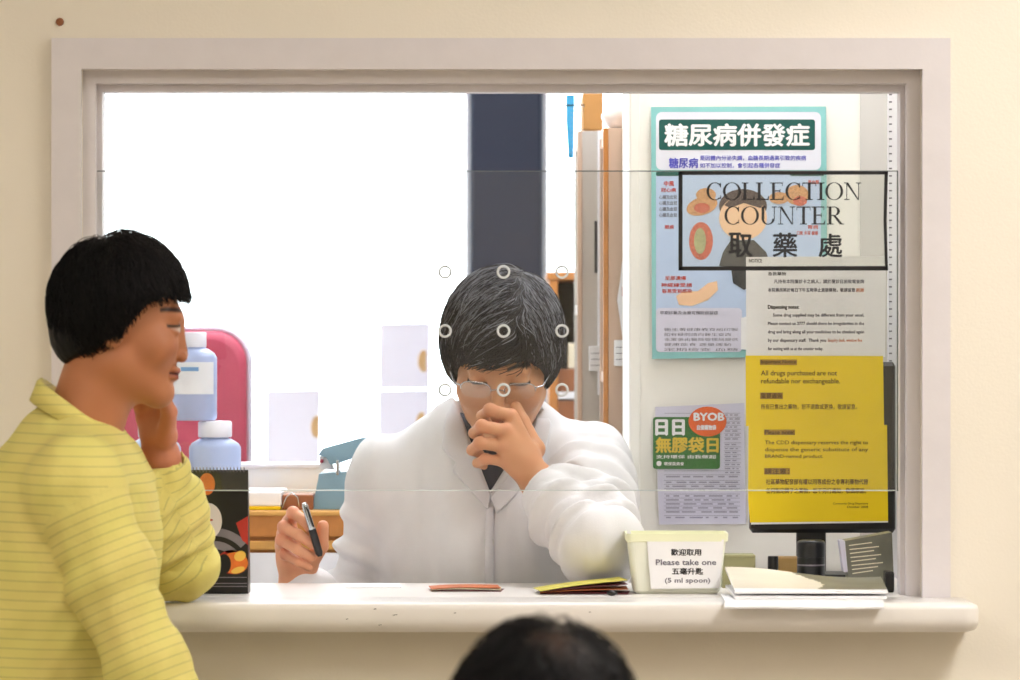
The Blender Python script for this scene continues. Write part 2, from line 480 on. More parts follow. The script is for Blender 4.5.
# ---- head, local frame: face towards -Y, up +Z, origin between the ears, metres
def head_sdf(p, nose=0.0, cy=.018, ry=.094):
    d = ell(p, (0, cy, .030), (.074, ry, .086))
    d = smin(d, ell(p, (0, -.018, -.032), (.060, .068, .076)), .03)
    for s in (-1, 1):
        d = smin(d, cone(p, (s * .046, .002, -.055), (s * .013, -.062, -.094), .019, .018), .024)
        d = smin(d, sph(p, (s * .038, -.053, -.026), .026), .02)
    d = smin(d, sph(p, (0, -.066, -.094), .018), .015)
    d = smin(d, cone(p, (-.036, -.074, .022), (.036, -.074, .022), .011, .011), .016)
    for s in (-1, 1):
        d = smax(d, -sph(p, (s * .031, -.100, .004), .016), .012)
        d = smin(d, sph(p, (s * .031, -.0725, .003), .0125), .004)
    d = smin(d, cone(p, (0, -.080, .014), (0, -.102 + nose, -.033), .0065, .0105 - nose * .2), .012)
    for s in (-1, 1):
        d = smin(d, sph(p, (s * .0115, -.092, -.037), .0078), .006)
    d = smin(d, ell(p, (0, -.083, -.0575), (.023, .010, .0058)), .005)
    d = smin(d, ell(p, (0, -.081, -.0680), (.020, .010, .0068)), .005)
    for s in (-1, 1):
        e = ell(p, (s * .076, .014, -.006), (.009, .018, .031)); e = smax(e, -ell(p, (s * .086, .010, -.004), (.007, .010, .020)), .005)
        d = smin(d, e, .006)
    return d

def skin_colors(l, skin, lip, browc, scalp, zcut, lid=False):
    x, y, z = l[:, 0], l[:, 1], l[:, 2]
    n = len(x); c = np.tile(np.array(lin(skin)[:3]), (n, 1))
    mott = (waves((x, y, z), 5, 90) * .06)[:, None]; c = c * (1 + mott)
    def blend(mask, col): 
        m = np.clip(mask, 0, 1)[:, None]; return c * (1 - m) + np.array(lin(col)[:3]) * m
    cheek = np.exp(-(((np.abs(x) - .042) / .018) ** 2 + ((z + .03) / .018) ** 2)) * (y < -.02) * .35
    c = blend(cheek, (lip[0], lip[1] + 14, lip[2] + 10))
    lipm = 1.6 - 1.6 * ((x / .026) ** 2 + ((z + .0625) / .0105) ** 2); c = blend(lipm * (y < -.06), lip)
    c = blend((1.8 - np.abs(z + .0625) / .0012) * (np.abs(x) < .023) * (y < -.06), (70, 30, 26))
    ax = np.abs(x)
    bz = .026 + .006 * np.clip(1 - ((ax - .036) / .022) ** 2, 0, 1)
    c = blend((1.8 - np.abs(z - bz) / .0026) * (ax > .014) * (ax < .054) * (y < -.03) * .8, browc)
    ez = .002 + .003 * np.clip(1 - ((ax - .031) / .015) ** 2, 0, 1)
    if lid:
        c = blend((1.7 - np.abs(z - (ez - .003)) / .0020) * (ax > .016) * (ax < .047) * (y < -.04), (26, 18, 16))
    else:
        op = 1.5 - 1.5 * (((ax - .031) / .0150) ** 2 + ((z - .003) / .0052) ** 2)
        c = blend(op * (y < -.04), (205, 190, 180))
        c = blend((1.5 - 1.5 * (((ax - .031) / .0058) ** 2 + ((z - .003) / .0056) ** 2)) * (y < -.04), (22, 14, 12))
        c = blend((1.7 - np.abs(z - (ez + .0045)) / .0018) * (ax > .015) * (ax < .049) * (y < -.04), (20, 14, 14))
    c = blend((1.6 - np.hypot((ax - .007) / .0035, (z + .0425) / .002)) * (y < -.085), (70, 36, 28))
    c = blend((z - zcut(y) - .001) / .004, scalp)
    return c

def rotm(yaw, pitch=0.0, roll=0.0):
    return np.array(Matrix.Rotation(yaw, 3, 'Z') @ Matrix.Rotation(roll, 3, 'Y') @ Matrix.Rotation(pitch, 3, 'X'), 'f')

def local(p, c, R, s):
    q = [p[i] - c[i] for i in range(3)]
    return tuple((q[0] * R[0, i] + q[1] * R[1, i] + q[2] * R[2, i]) / s for i in range(3))

def hair_shell(c, R, s, zcut, grow, seed, h=.0026, lump=.0022, extra=None, cy=.018, ry=.094):
    def fn(p):
        l = local(p, c, R, s)
        d = ell(l, (0, cy, .030), (.074 + grow[0], ry + grow[1], .086 + grow[2]))
        if extra is not None: d = extra(l, d)
        d = d + lump * waves(l, seed, 75, 4) + .0012 * waves((l[0] * 3, l[1], l[2]), seed + 1, 190, 3)
        d = smax(d, zcut(l[1]) - l[2] + .0025 * waves(l, seed + 3, 210, 3), .008)
        d = smax(d, -(ell(l, (0, cy - .002, .026), (.070, ry - .004, .080))), .003)
        return d * s
    r = .155 * s
    return snet(fn, [c[i] - r for i in range(3)], [c[i] + r for i in range(3)], h)

def strands(c, R, s, zcut, grow, field, n, length, col, rad=.00045, seed=3, seg=6, over=.010, keep=None, lift=.004, jitter=.16, cen=(0, .018, .030), ry=.094):
    r = np.random.default_rng(seed)
    d = r.normal(size=(n * 3, 3)); d /= np.linalg.norm(d, axis=1)[:, None]
    C = np.array(cen); A = np.array([.074 + grow[0], ry + grow[1], .086 + grow[2]])
    p = C + d * A
    ok = p[:, 2] > zcut(p[:, 1]) + .002
    if keep is not None: ok &= keep(p, r)
    p = p[ok][:n]; n = len(p); L = length * (.6 + .7 * r.random(n)); st = (L / seg)[:, None]
    nf = r.random(n) * lift + .0005; ov = over * (.2 + 1.6 * r.random(n))
    jit = r.normal(size=(n, 3)) * jitter
    pts = [p.copy()]; nor = []
    for k in range(seg):
        q = pts[-1]; nn = (q - C) / A ** 2; nn /= np.linalg.norm(nn, axis=1)[:, None]
        v = field(q) + jit; v -= (v * nn).sum(1)[:, None] * nn; v /= np.linalg.norm(v, axis=1)[:, None] + 1e-6
        if k == 0: nor.append(nn)
        x = q + v * st; e = (x - C) / A; e /= np.linalg.norm(e, axis=1)[:, None]
        on = C + e * A; n2 = (on - C) / A ** 2; n2 /= np.linalg.norm(n2, axis=1)[:, None]
        x = on + n2 * (nf * math.sin(PI * min(1, (k + 1) / seg * .85)))[:, None]
        low = x[:, 2] < zcut(x[:, 1]) - ov; x[low] = q[low]
        pts.append(x); nor.append(n2)
    T = np.stack(pts, 1); N = np.stack(nor, 1)
    tan = np.gradient(T, axis=1); tan /= np.linalg.norm(tan, axis=2)[:, :, None] + 1e-7
    sd = np.cross(tan, N); sd /= np.linalg.norm(sd, axis=2)[:, :, None] + 1e-7
    rr = rad * np.array([.5, 1, 1, 1, .9, .7, .15][:seg + 1])[None, :, None] * (.7 + .6 * r.random(n))[:, None, None]
    vs = np.stack([T + rr * (math.cos(a) * sd + math.sin(a) * N) for a in (0, 2.1, 4.2)], 2)      # n,seg+1,3,3
    W = (vs.reshape(-1, 3) * s) @ R.T + np.array(c)
    base = (np.arange(n) * (seg + 1) * 3)[:, None, None]
    q = []
    for k in range(seg):
        for i in range(3):
            j = (i + 1) % 3; q.append([k * 3 + i, k * 3 + j, (k + 1) * 3 + j, (k + 1) * 3 + i])
    Q = (base + np.array(q)[None]).reshape(-1, 4)
    cc = col(p, r, n)                                                                            # n,3 linear
    CC = np.repeat(cc, (seg + 1) * 3, axis=0)
    return W.astype('f'), Q, CC

def limb_chain(p, chain, k=.008):
    d = None
    for (a, ra), (b, rb) in zip(chain[:-1], chain[1:]):
        e = cone(p, a, b, ra, rb); d = e if d is None else smin(d, e, k * .4)
    return d

def hand_sdf(p, wrist, wr, fingers, thumb, palm_k=.012, rf=(.0085, .008, .0074, .0062)):
    """fingers: four lists of four joints; thumb: list of three joints"""
    d = None
    for i, f in enumerate(fingers):
        r = rf[0] if i < 3 else rf[0] * .86
        e = cone(p, wrist, f[0], wr * .62, .0112 if i < 3 else .0100)
        d = e if d is None else smin(d, e, palm_k)
    mid = [sum(f[0][k] for f in fingers) / 4 for k in range(3)]
    d = smin(d, cone(p, [wrist[k] * .45 + mid[k] * .55 for k in range(3)], thumb[0], .015, .015), .014)
    for i, f in enumerate(fingers):
        sc = 1 if i < 3 else .84
        c = limb_chain(p, [(f[0], .0098 * sc), (f[1], .0089 * sc), (f[2], .0080 * sc), (f[3], .0068 * sc)])
        kn = sph(p, f[1], .0096 * sc); c = smin(c, kn, .004)
        d = smin(d, c, .0035)
    t = limb_chain(p, [(thumb[0], .0135), (thumb[1], .0110), (thumb[2], .0086)])
    return smin(d, t, .006)

def V3(px, py, Y):
    q = P(px, py, Y); return (q.x, q.y, q.z)

def bounds(pts, m):
    a = np.array(pts); return a.min(0) - m, a.max(0) + m

# ================================================================== THE SETTING
LX, RX = -2.6, 2.6            # waiting room sides
def structure(o): o['kind'] = 'structure'; return o

# wall with the serving hatch (opening measured on its front face)
oa, ob = P(81, 69, 0), P(922, 603, 0)
WT = .11
mb = MB()
mb.box((LX, 0, 0), (oa.x, WT, 2.75)); mb.box((ob.x, 0, 0), (RX, WT, 2.75))
mb.box((oa.x, 0, oa.z), (ob.x, WT, 2.75)); mb.box((oa.x, 0, 0), (ob.x, WT, 1.034))
structure(mb.build('wall_front', 'wall_paint'))
structure(MB().box((LX - .1, -7.2, 0), (LX, .0, 2.75)).build('wall_left', 'wall_paint'))
structure(MB().box((RX, -7.2, 0), (RX + .1, .0, 2.75)).build('wall_right', 'wall_paint'))
structure(MB().box((LX - .1, -7.3, 0), (RX + .1, -7.2, 2.75)).build('wall_rear', 'wall_paint'))
structure(MB().box((LX - .1, -7.3, -.1), (RX + .1, 3.4, 0)).build('floor', 'floor_vinyl'))
structure(MB().box((LX - .1, -7.3, 2.75), (RX + .1, 3.4, 2.85)).build('ceiling', 'ceiling_paint'))
structure(MB().box((LX, -.012, 0), (RX, 0, .09), .003).build('baseboard_front', 'frame_paint'))
# dispensary room behind
BY = 3.2
structure(MB().box((-1.9, WT, 0), (-1.8, BY, 2.75)).build('wall_dispensary_left', 'room_paint'))
structure(MB().box((1.8, WT, 0), (1.9, BY, 2.75)).build('wall_dispensary_right', 'room_paint'))
wx0, wx1, wz0, wz1 = -1.6, .62, .98, 2.45
mb = MB(); mb.box((-1.9, BY, 0), (wx0, BY + .12, 2.75)); mb.box((wx1, BY, 0), (1.9, BY + .12, 2.75))
mb.box((wx0, BY, 0), (wx1, BY + .12, wz0)); mb.box((wx0, BY, wz1), (wx1, BY + .12, 2.75))
structure(mb.build('wall_back', 'room_paint'))
w = thing('window_2', None, None, (0, BY, wz0), kind='structure')
px0, px1 = P(470, 0, BY - .16).x, P(543, 0, BY - .16).x
mb = MB()
for x0, x1 in ((wx0, px0), (px1, wx1)):
    t = .012
    mb.box((x0, BY + .02, wz0), (x0 + t, BY + .07, wz1), .004); mb.box((x1 - t, BY + .02, wz0), (x1, BY + .07, wz1), .004)
    mb.box((x0 + t, BY + .02, wz0), (x1 - t, BY + .07, wz0 + t), .004); mb.box((x0 + t, BY + .02, wz1 - t), (x1 - t, BY + .07, wz1), .004)
mb.build('window_frame', 'white_metal', w)
MB().box((wx0 + .03, BY + .04, wz0 + .03), (px0 - .03, BY + .045, wz1 - .03)).build('pane', 'window_glass', w)
MB().box((px1 + .03, BY + .04, wz0 + .03), (wx1 - .03, BY + .045, wz1 - .03)).build('pane', 'window_glass', w)
MB().box((wx0 - .03, BY - .09, wz0 - .03), (wx1 + .03, BY + .02, wz0), .006).build('window_sill', 'white_metal', w)
structure(MB().box((px0, BY - .16, 0), (px1, BY + .1, 2.75), .01).build('trim_1', 'pillar_backlit'))

# hatch frame: three stepped rings
w = thing('window_1', None, None, (P(501, 0, 0).x, 0, 1.075), kind='structure')
def ring(l, t, r, b, l2, t2, r2, y0, y1, name, m, bev=.003):
    """outer l,t,r and inner l2,t2,r2 in photo points on plane y0; legs run down to b"""
    A, B = P(l, t, y0), P(r, b, y0); C, D = P(l2, t2, y0), P(r2, b, y0)
    q = MB(); q.prism_y([(A.x, B.z), (C.x, B.z), (C.x, C.z), (D.x, C.z), (D.x, B.z), (B.x, B.z), (B.x, A.z), (A.x, A.z)], y0, y1)
    return q.build(name, m, w)
ring(51.5, 38, 950.5, 602, 81, 69, 922.5, -.014, .0, 'casing', 'frame_paint', .004)
ring(80.5, 68.5, 923, 601, 95.5, 83.5, 906.5, .022, .10, 'inner_frame', 'frame_paint', .003)
ring(95, 83, 907, 600, 102.5, 92, 900, .045, .085, 'track', 'frame_paint', .002)

# worktop with rounded nose
zt, th = 1.075, .041
ya, yb = -.125, .32
prof = [(yb, zt - th), (yb, zt)]
r1, r2 = .010, .020
for i in range(7):
    t = math.radians(90 + 90 * i / 6); prof.append((ya + r1 + r1 * math.cos(t), zt - r1 + r1 * math.sin(t)))
for i in range(9):
    t = math.radians(180 + 90 * i / 8); prof.append((ya + r2 + r2 * math.cos(t), zt - th + r2 + r2 * math.sin(t)))
x0, x1 = P(26, 0, -.1).x, P(978, 0, -.1).x
# front nose: stations so that the ends round off in plan
mb = MB(); st = []
for i in range(7):
    a = math.radians(90 * i / 6); st.append((x0 + .02 * (1 - math.sin(a)), .02 * (1 - math.cos(a)) * 1.0))
stations = [(x0 + .02 - .02 * math.cos(math.radians(90 - 90 * i / 6)) * 1.0, 0) for i in range(0)]
xs = []
for i in range(8):
    a = math.radians(90 * i / 7); xs.append((x0 + .022 * (1 - math.sin(a)), .022 * (1 - math.cos(PI / 2 - a))))
L_ = [(x0 + .022 * (1 - math.cos(math.radians(90 * i / 7))), .022 * (1 - math.sin(math.radians(90 * i / 7)))) for i in range(8)]
R_ = [(x1 - (x - x0), d) for x, d in reversed(L_)]
stn = L_ + R_
front = [(y, z) for y, z in prof[2:]]
vs = []; fs = []
poly = [(-.001, zt - th), (-.001, zt)] + front
zc = zt - th / 2
for x, d in stn:
    for (y, z) in poly:
        k = d / .022
        vs.append((x, y + (d if y < -.05 else 0), zc + (z - zc) * (1 - .35 * k)))
m_ = len(poly)
for s in range(len(stn) - 1):
    for i in range(m_):
        j = (i + 1) % m_; fs.append((s * m_ + i, (s + 1) * m_ + i, (s + 1) * m_ + j, s * m_ + j))
mb.add(vs, fs, True)
mb.add(vs[:m_], [tuple(range(m_))]); mb.add(vs[-m_:], [tuple(reversed(range(m_)))])
mb.box((oa.x, -.001, zt - th), (ob.x, yb, zt), .0)
cnt = mb.build('counter_worktop', 'worktop')
tag(cnt, 'off-white serving counter with rounded front edge below the window', 'counter')
for sx, sy, l in ((375, 609, 6), (395, 615, 9), (347, 619, 5), (380, 625, 7), (455, 613, 5), (590, 612, 4)):
    c = P(sx, sy, ya - .0002); MB().ellipse_y((c.x, c.z), l * .0004, .0005, ya - .0006, ya + .001, 10, tilt=.2).build('scuff_mark', 'scuff', cnt)
# nail in the wall
nl = MB().lathe(P(60, 22, 0), [(.0, -.001), (.0052, .0), (.0058, .002), (.004, .005), (0, .006)], 16, 'y').build('wall_plug', 'wood_dark')
tag(nl, 'small brown plug set in the cream wall above the hatch frame', 'wall plug')

# ceiling lamps of both rooms, with a fill light added over the counter
def ceiling_lamp(x, y, lx, ly, em, label, group=None):
    t = thing('ceiling_light', label, 'ceiling light', (x, y, 2.66), group)
    mb = MB(); a, b, c = lx / 2, ly / 2, .03
    mb.box((x - a, y - b, 2.66), (x - a + c, y + b, 2.75), .003); mb.box((x + a - c, y - b, 2.66), (x + a, y + b, 2.75), .003)
    mb.box((x - a, y - b, 2.66), (x + a, y - b + c, 2.75), .003); mb.box((x - a, y + b - c, 2.66), (x + a, y + b, 2.75), .003)
    mb.build('housing', 'lamp_white', t)
    MB().box((x - a + c, y - b + c, 2.675), (x + a - c, y + b - c, 2.69)).build('diffuser', em, t)
ceiling_lamp(1.35, -1.25, .66, 1.26, 'tube_front', 'bright ceiling light of the waiting room nearest the hatch')
ceiling_lamp(-1.2, -3.0, .66, 1.26, 'tube_left', 'dimmer warm ceiling light over the waiting room seats')
ceiling_lamp(1.2, -5.2, .66, 1.26, 'tube_left', 'warm ceiling light at the rear of the waiting room')
ceiling_lamp(-.2, 1.5, 1.26, .66, 'tube_room', 'cool ceiling light at the middle of the dispensary')
ceiling_lamp(.5, .36, .96, .36, 'tube_room', 'added cool fill light directly above the dispensary side of the counter')  # unseen lamp added to brighten the cabinet front and the pharmacist's hair

# ================================================================== ACRYLIC SCREEN
GY = .030
g = thing('acrylic_screen', 'clear acrylic screen with a ring of speaking holes across the hatch', 'screen', P(500, 490, GY))
a, b = P(97, 171.5, GY), P(897, 490, GY)
MB().box((a.x, GY, b.z), (b.x, GY + .004, a.z)).build('pane', 'acrylic', g)
MB().box((a.x, GY - .0004, a.z), (b.x, GY + .0044, a.z + .0013)).build('top_edge', 'edge_dark', g)
MB().box((a.x, GY - .0004, b.z - .0013), (b.x, GY + .0044, b.z)).build('bottom_edge', 'edge_acrylic', g)
MB().box((b.x, GY - .0004, b.z - .0013), (b.x + .0016, GY + .0044, a.z + .0013)).build('side_edge', 'edge_dark', g)
for hx in (445, 503.5, 562):
    for hy in (272, 331, 390):
        c = P(hx, hy, GY); ro, ri = 6.9 * S(GY), 4.5 * S(GY)
        MB().lathe((c.x, c.y - .0005, c.z), [(ri, 0), (ro - .0008, 0), (ro, -.001), (ro, -.006), (ri, -.006), (ri, 0)][::-1] and [(ri, -.006), (ro, -.006), (ro, -.001), (ro - .0008, 0), (ri, 0)], 24, 'y').build('hole_rim', 'ring_white', g) if False else None
        q = MB(); n = 26; vs = []; fs = []
        pr = [(ri, GY - .0006), (ri + .0004, GY - .0012), (ro - .0004, GY - .0012), (ro, GY - .0006), (ro, GY + .005), (ri, GY + .005)]
        for i in range(n):
            t = 2 * PI * i / n
            for r_, y_ in pr: vs.append((c.x + r_ * math.cos(t), y_, c.z + r_ * math.sin(t)))
        for i in range(n):
            i2 = (i + 1) % n
            for k in range(6):
                k2 = (k + 1) % 6; fs.append((i * 6 + k, i2 * 6 + k, i2 * 6 + k2, i * 6 + k2))
        q.add(vs, fs, True); q.build('hole_rim', 'ring_white', g)

# ---------------------------------------------------------------- COLLECTION COUNTER sign
SY = GY - .0012
sg = thing('counter_sign', 'see-through sign reading COLLECTION COUNTER in a black border on the acrylic screen', 'sign', P(783, 270, SY))
a, b = P(679, 171, SY), P(887.5, 270.5, SY)
MB().box((a.x, SY, b.z), (b.x, SY + .0008, a.z)).build('film', 'film', sg)
mb = MB(); k = S(SY)
ppoly([(678.5, 171.5), (888, 171.5), (888, 174.5), (678.5, 175)], SY, .0008, mb)
ppoly([(678.5, 266.5), (888, 266), (888, 270.5), (678.5, 270.5)], SY, .0008, mb)
ppoly([(678.5, 171.5), (682.5, 171.5), (682.5, 270), (678.5, 270)], SY, .0008, mb)
ppoly([(884.5, 171.5), (888, 171.5), (886.5, 220), (888, 270), (885, 270), (883.5, 220)], SY, .0008, mb)
mb.build('border', 'black_tape', sg)

def arc_ring(cx, cy, rx, ry, ix, iy, a0, a1, n=26):
    o = [(cx + rx * math.cos(math.radians(a0 + (a1 - a0) * i / n)), cy + ry * math.sin(math.radians(a0 + (a1 - a0) * i / n))) for i in range(n + 1)]
    q = [(cx + ix * math.cos(math.radians(a0 + (a1 - a0) * i / n)), cy + iy * math.sin(math.radians(a0 + (a1 - a0) * i / n))) for i in range(n + 1)]
    return [[o[i], o[i + 1], q[i + 1], q[i]] for i in range(n)]
def R4(x0, y0, x1, y1): return [(x0, y0), (x1, y0), (x1, y1), (x0, y1)]
st_, th_, sf = .115, .065, .055
GL = {
 'C': (.70, arc_ring(.38, .5, .36, .51, .25, .47, 48, 312) + [R4(.60, .70, .63, .98), R4(.60, .06, .63, .26), [(.56, .80), (.63, .72), (.63, .98), (.57, .93)]]),
 'O': (.78, arc_ring(.39, .5, .38, .51, .27, .475, 0, 360)),
 'L': (.60, [R4(.10, 0, .10 + st_, 1), R4(.02, 0, .56, th_), R4(.02, 1 - sf, .30, 1), [(.50, th_), (.56, th_), (.57, .24), (.545, .24)]]),
 'E': (.64, [R4(.10, 0, .10 + st_, 1), R4(.02, 0, .58, th_), R4(.02, 1 - sf, .55, 1), R4(.2, .49, .44, .49 + th_), R4(.42, .40, .445, .62), [(.52, th_), (.58, th_), (.60, .23), (.575, .23)], R4(.525, .80, .55, 1)]),
 'T': (.64, [R4(.265, 0, .265 + st_, 1), R4(.03, 1 - th_, .61, 1), R4(.17, 0, .47, sf), R4(.03, .78, .055, 1), R4(.585, .78, .61, 1)]),
 'I': (.34, [R4(.115, 0, .115 + st_, 1), R4(.02, 0, .32, sf), R4(.02, 1 - sf, .32, 1)]),
 'N': (.78, [R4(.12, 0, .155, 1), R4(.62, 0, .655, 1), [(.08, 1), (.20, 1), (.655, 0), (.60, 0)], R4(.03, 0, .25, sf), R4(.53, 1 - sf, .75, 1), R4(.02, 1 - sf, .15, 1)]),
 'U': (.76, [R4(.10, .3, .10 + st_, 1), R4(.615, .3, .65, 1), R4(.02, 1 - sf, .29, 1), R4(.53, 1 - sf, .74, 1)] + arc_ring(.375, .32, .275, .33, .17, .28, 180, 360)),
 'R': (.70, [R4(.10, 0, .10 + st_, 1), R4(.02, 0, .30, sf), R4(.02, 1 - sf, .34, 1), R4(.2, .47, .34, .47 + th_), [(.28, .49), (.40, .49), (.70, 0), (.57, 0)], R4(.55, 0, .74, sf)] + arc_ring(.32, .74, .25, .26, .135, .225, -90, 90, 16)),
}
def serif_word(word, x0, x1, yb, yt, Y, m, parent):
    adv = sum(GL[c][0] for c in word); mb = MB(); cur = 0; i = 0
    for c in word:
        for pol in GL[c][1]:
            pts = []
            for u, v in pol:
                pts.append((x0 + (cur + u) / adv * (x1 - x0), yb + (yt - yb) * v))
            i += 1; ppoly(pts, Y - .00002 * (i % 5), .0003, mb)
        cur += GL[c][0]
    return mb.build('lettering', m, parent)
serif_word('COLLECTION', 706, 862, 200, 182.5, SY, 'ink_black', sg)
serif_word('COUNTER', 724, 843, 224.5, 206.5, SY, 'ink_black', sg)
lettering('取', 729, 233, 752, 257, SY, 'ink_black', sg, .02)
lettering('藥', 773, 233, 797, 257, SY, 'ink_black', sg, .02)
lettering('處', 819, 234, 842, 257, SY, 'ink_black', sg, .02)

# ================================================================== CABINET WITH THE NOTICES (right)
KY = .62
cb = thing('steel_cabinet', 'tall cream cabinet beside the pharmacist covered with posters and notices', 'cabinet', P(770, 0, KY).x and Vector((P(770, 0, KY).x, KY, 0)))
xa, xb = P(629, 0, KY).x, P(905, 0, KY).x
MB().box((xa, KY, .0), (xb, KY + .36, 2.05), .006).build('body', 'panel_cream', cb)
MB().box((xa + .002, KY - .004, .03), (P(640, 0, KY).x, KY, 2.04), .0015).build('edge_strip', 'panel_cream', cb)
MB().box((P(860, 0, KY).x, KY - .0035, .03), (P(904, 0, KY).x, KY, 2.04), .0012).build('shade_strip', 'panel_shade', cb)  # strip added in a darker tone to paint the shade along the right
MB().box((P(846, 0, KY).x, KY - .03, .40), (P(852, 0, KY).x, KY - .004, .52), .003).build('handle', 'steel', cb)

# slotted upright against the frame
UY = .45
up = thing('slotted_upright', 'white slotted shelf upright beside the hatch frame on the right', 'shelf upright', (P(894, 0, UY).x, UY, 1.075))
xa, xb = P(888.5, 0, UY).x, P(899.5, 0, UY).x
MB().box((xa, UY, 1.075), (xb, UY + .02, 2.1), .0015).build('rail', 'white_metal', up)
mb = MB(); z = 1.10
while z < 2.08:
    mb.box((xa + .0008, UY - .0004, z), (xa + .0052, UY + .001, z + .0022)); z += .0112
tag(mb.build('slots', 'ink_grey', up), kind='stuff')

# ---------------------------------------------------------------- diabetes poster
Y0 = KY - .006
po = thing('health_poster', 'large blue and teal Chinese diabetes poster behind the collection sign', 'poster', P(740, 358, Y0))
ppoly([(651, 107), (826, 106.5), (827, 240), (826, 356), (652, 359)], Y0, .0012).build('sheet', 'poster_teal', po)
Y1 = Y0 - .0013
ppoly(rrect(656, 112, 821, 170, 6), Y1, .0002).build('heading_panel', 'poster_pale', po)
ppoly(rrect(656, 171, 821, 350, 5), Y1, .0002).build('picture_panel', 'poster_blue', po)
ppoly(rrect(656, 308, 742, 352, 4), Y1 - .0003, .0002).build('text_panel', 'grey_list', po)
ppoly(rrect(659, 119.5, 815, 150, 2.5), Y1 - .0003, .0002).build('title_band', 'teal_dark', po)
lettering('糖尿病併發症', 665, 124, 809, 146, Y1 - .0008, 'white_paper', po, .035)
lettering('糖尿病', 669, 158, 698, 168, Y1 - .0004, 'ink_blue', po, .03)
lettering('是因體內分泌失調，血糖長期過高引致的疾病', 700, 155.5, 806, 160.5, Y1 - .0004, 'ink_blue', po, .02)
lettering('如不加以控制，會引起各種併發症', 700, 163, 780, 168, Y1 - .0004, 'ink_blue', po, .02)
ppoly(rrect(656, 171.5, 679, 176, 1.5), Y1 - .0003, .0002).build('caption_bar', 'teal_dark', po)
ppoly(rrect(790, 171.5, 824, 176, 1.5), Y1 - .0003, .0002).build('caption_bar', 'teal_dark', po)
# cartoon patient and the pictures round him
Yd = Y1 - .0005
pell(743, 206, 24, 17, Yd, .0002).build('drawn_hair', 'drawn_brown', po)
pell(743, 218, 24, 22, Yd - .0003, .0002).build('drawn_face', 'drawn_skin', po)
mb = MB(); ppoly([(731, 240), (754, 240), (766, 252), (770, 262), (756, 266), (755, 284), (744, 290), (733, 283), (731, 268), (719, 266), (723, 252)], Yd - .0002, .0002, mb); mb.build('drawn_jacket', 'drawn_dark', po)
mb = MB(); ppoly([(724, 205), (734, 196), (752, 195), (764, 204), (760, 208), (744, 203), (730, 208)], Yd - .0006, .0002, mb); mb.build('drawn_fringe', 'drawn_brown', po)
mb = MB(); pell(702, 206, 16, 9, Yd, .0002, mb, tilt=.3); pell(706, 195, 10, 7, Yd - .0002, .0002, mb); mb.build('drawn_food', 'food_orange', po)
pell(702, 208, 8, 5, Yd - .0005, .0002).build('drawn_food', 'food_red', po)
pell(701, 241, 12, 19, Yd, .0002).build('drawn_food', 'food_red', po)
pell(700, 241, 6, 13, Yd - .0004, .0002).build('drawn_food', 'food_green', po)
mb = MB(); pell(797, 195, 12, 10, Yd, .0002, mb); pell(779, 198, 10, 6, Yd - .0002, .0002, mb); mb.build('drawn_food', 'food_orange', po)
pell(800, 201, 7, 5, Yd - .0005, .0002).build('drawn_food', 'food_red', po)
mb = MB(); ppoly([(676, 296), (682, 292), (698, 291), (708, 283), (717, 281), (718, 290), (708, 300), (692, 306), (679, 305)], Yd, .0002, mb); mb.build('drawn_foot', 'drawn_skin', po)
for body, bx in (('中風', (664, 181, 674, 186)), ('冠心病', (661, 188, 676, 192)), ('眼疾', (665, 225, 674, 229)), ('足部潰瘍', (665, 276, 686, 280)), ('神經線受損', (661, 283, 692, 287)), ('容易受到感染', (662, 289, 692, 293)),
                 ('高血壓', (808, 180, 819, 184)), ('腎病', (808, 225, 818, 229)), ('口乾 多尿 疲倦', (797, 231, 818, 235))):
    lettering(body, *bx, Y1 - .0004, 'ink_red', po, .03)
for i in range(4):
    lettering('心臟及血管', 659, 195 + i * 6, 677, 199 + i * 6, Y1 - .0004, 'ink_grey', po, .01)
lettering('早期診斷及治療可預防併發症', 660, 311, 718, 314.5, Y1 - .0008, 'ink_grey', po, .02)
for i in range(5):
    lettering(['衛生署健康教育組印製', '如有疑問請向醫生查詢', '本單張由醫院管理局提供', '健康飲食 適量運動', '定期檢查 血糖'][i], 664, 328 + i * 5, 738 - 7 * (i % 2), 331 + i * 5, Y1 - .0008, 'ink_grey', po, .0)

# ---------------------------------------------------------------- white notice and yellow notices on a black board
BYY = .36
bd = thing('display_monitor', 'black monitor standing on the counter behind the yellow notices', 'monitor', P(820, 583, BYY))
pbox(750, 362, 896, 533, BYY, .035, .006).build('casing', 'black_plastic', bd)
mb = MB(); c = P(812, 560, BYY); mb.box((c.x - .022, BYY + .01, 1.086), (c.x + .022, BYY + .03, P(0, 525, BYY).z), .004); mb.build('stand_neck', 'black_plastic', bd)
mb = MB(); mb.box((c.x - .07, BYY - .035, 1.0752), (c.x + .07, BYY + .06, 1.087), .004); mb.build('stand_base', 'black_plastic', bd)
# a small shelf below keeps the monitor base up: the counter reaches back here
ext = MB().box((P(640, 0, .4).x, yb + .001, zt - th), (P(899, 0, .4).x, .60, zt)).build('side_worktop', 'worktop')
tag(ext, 'off-white worktop behind the counter under the black monitor', 'worktop')

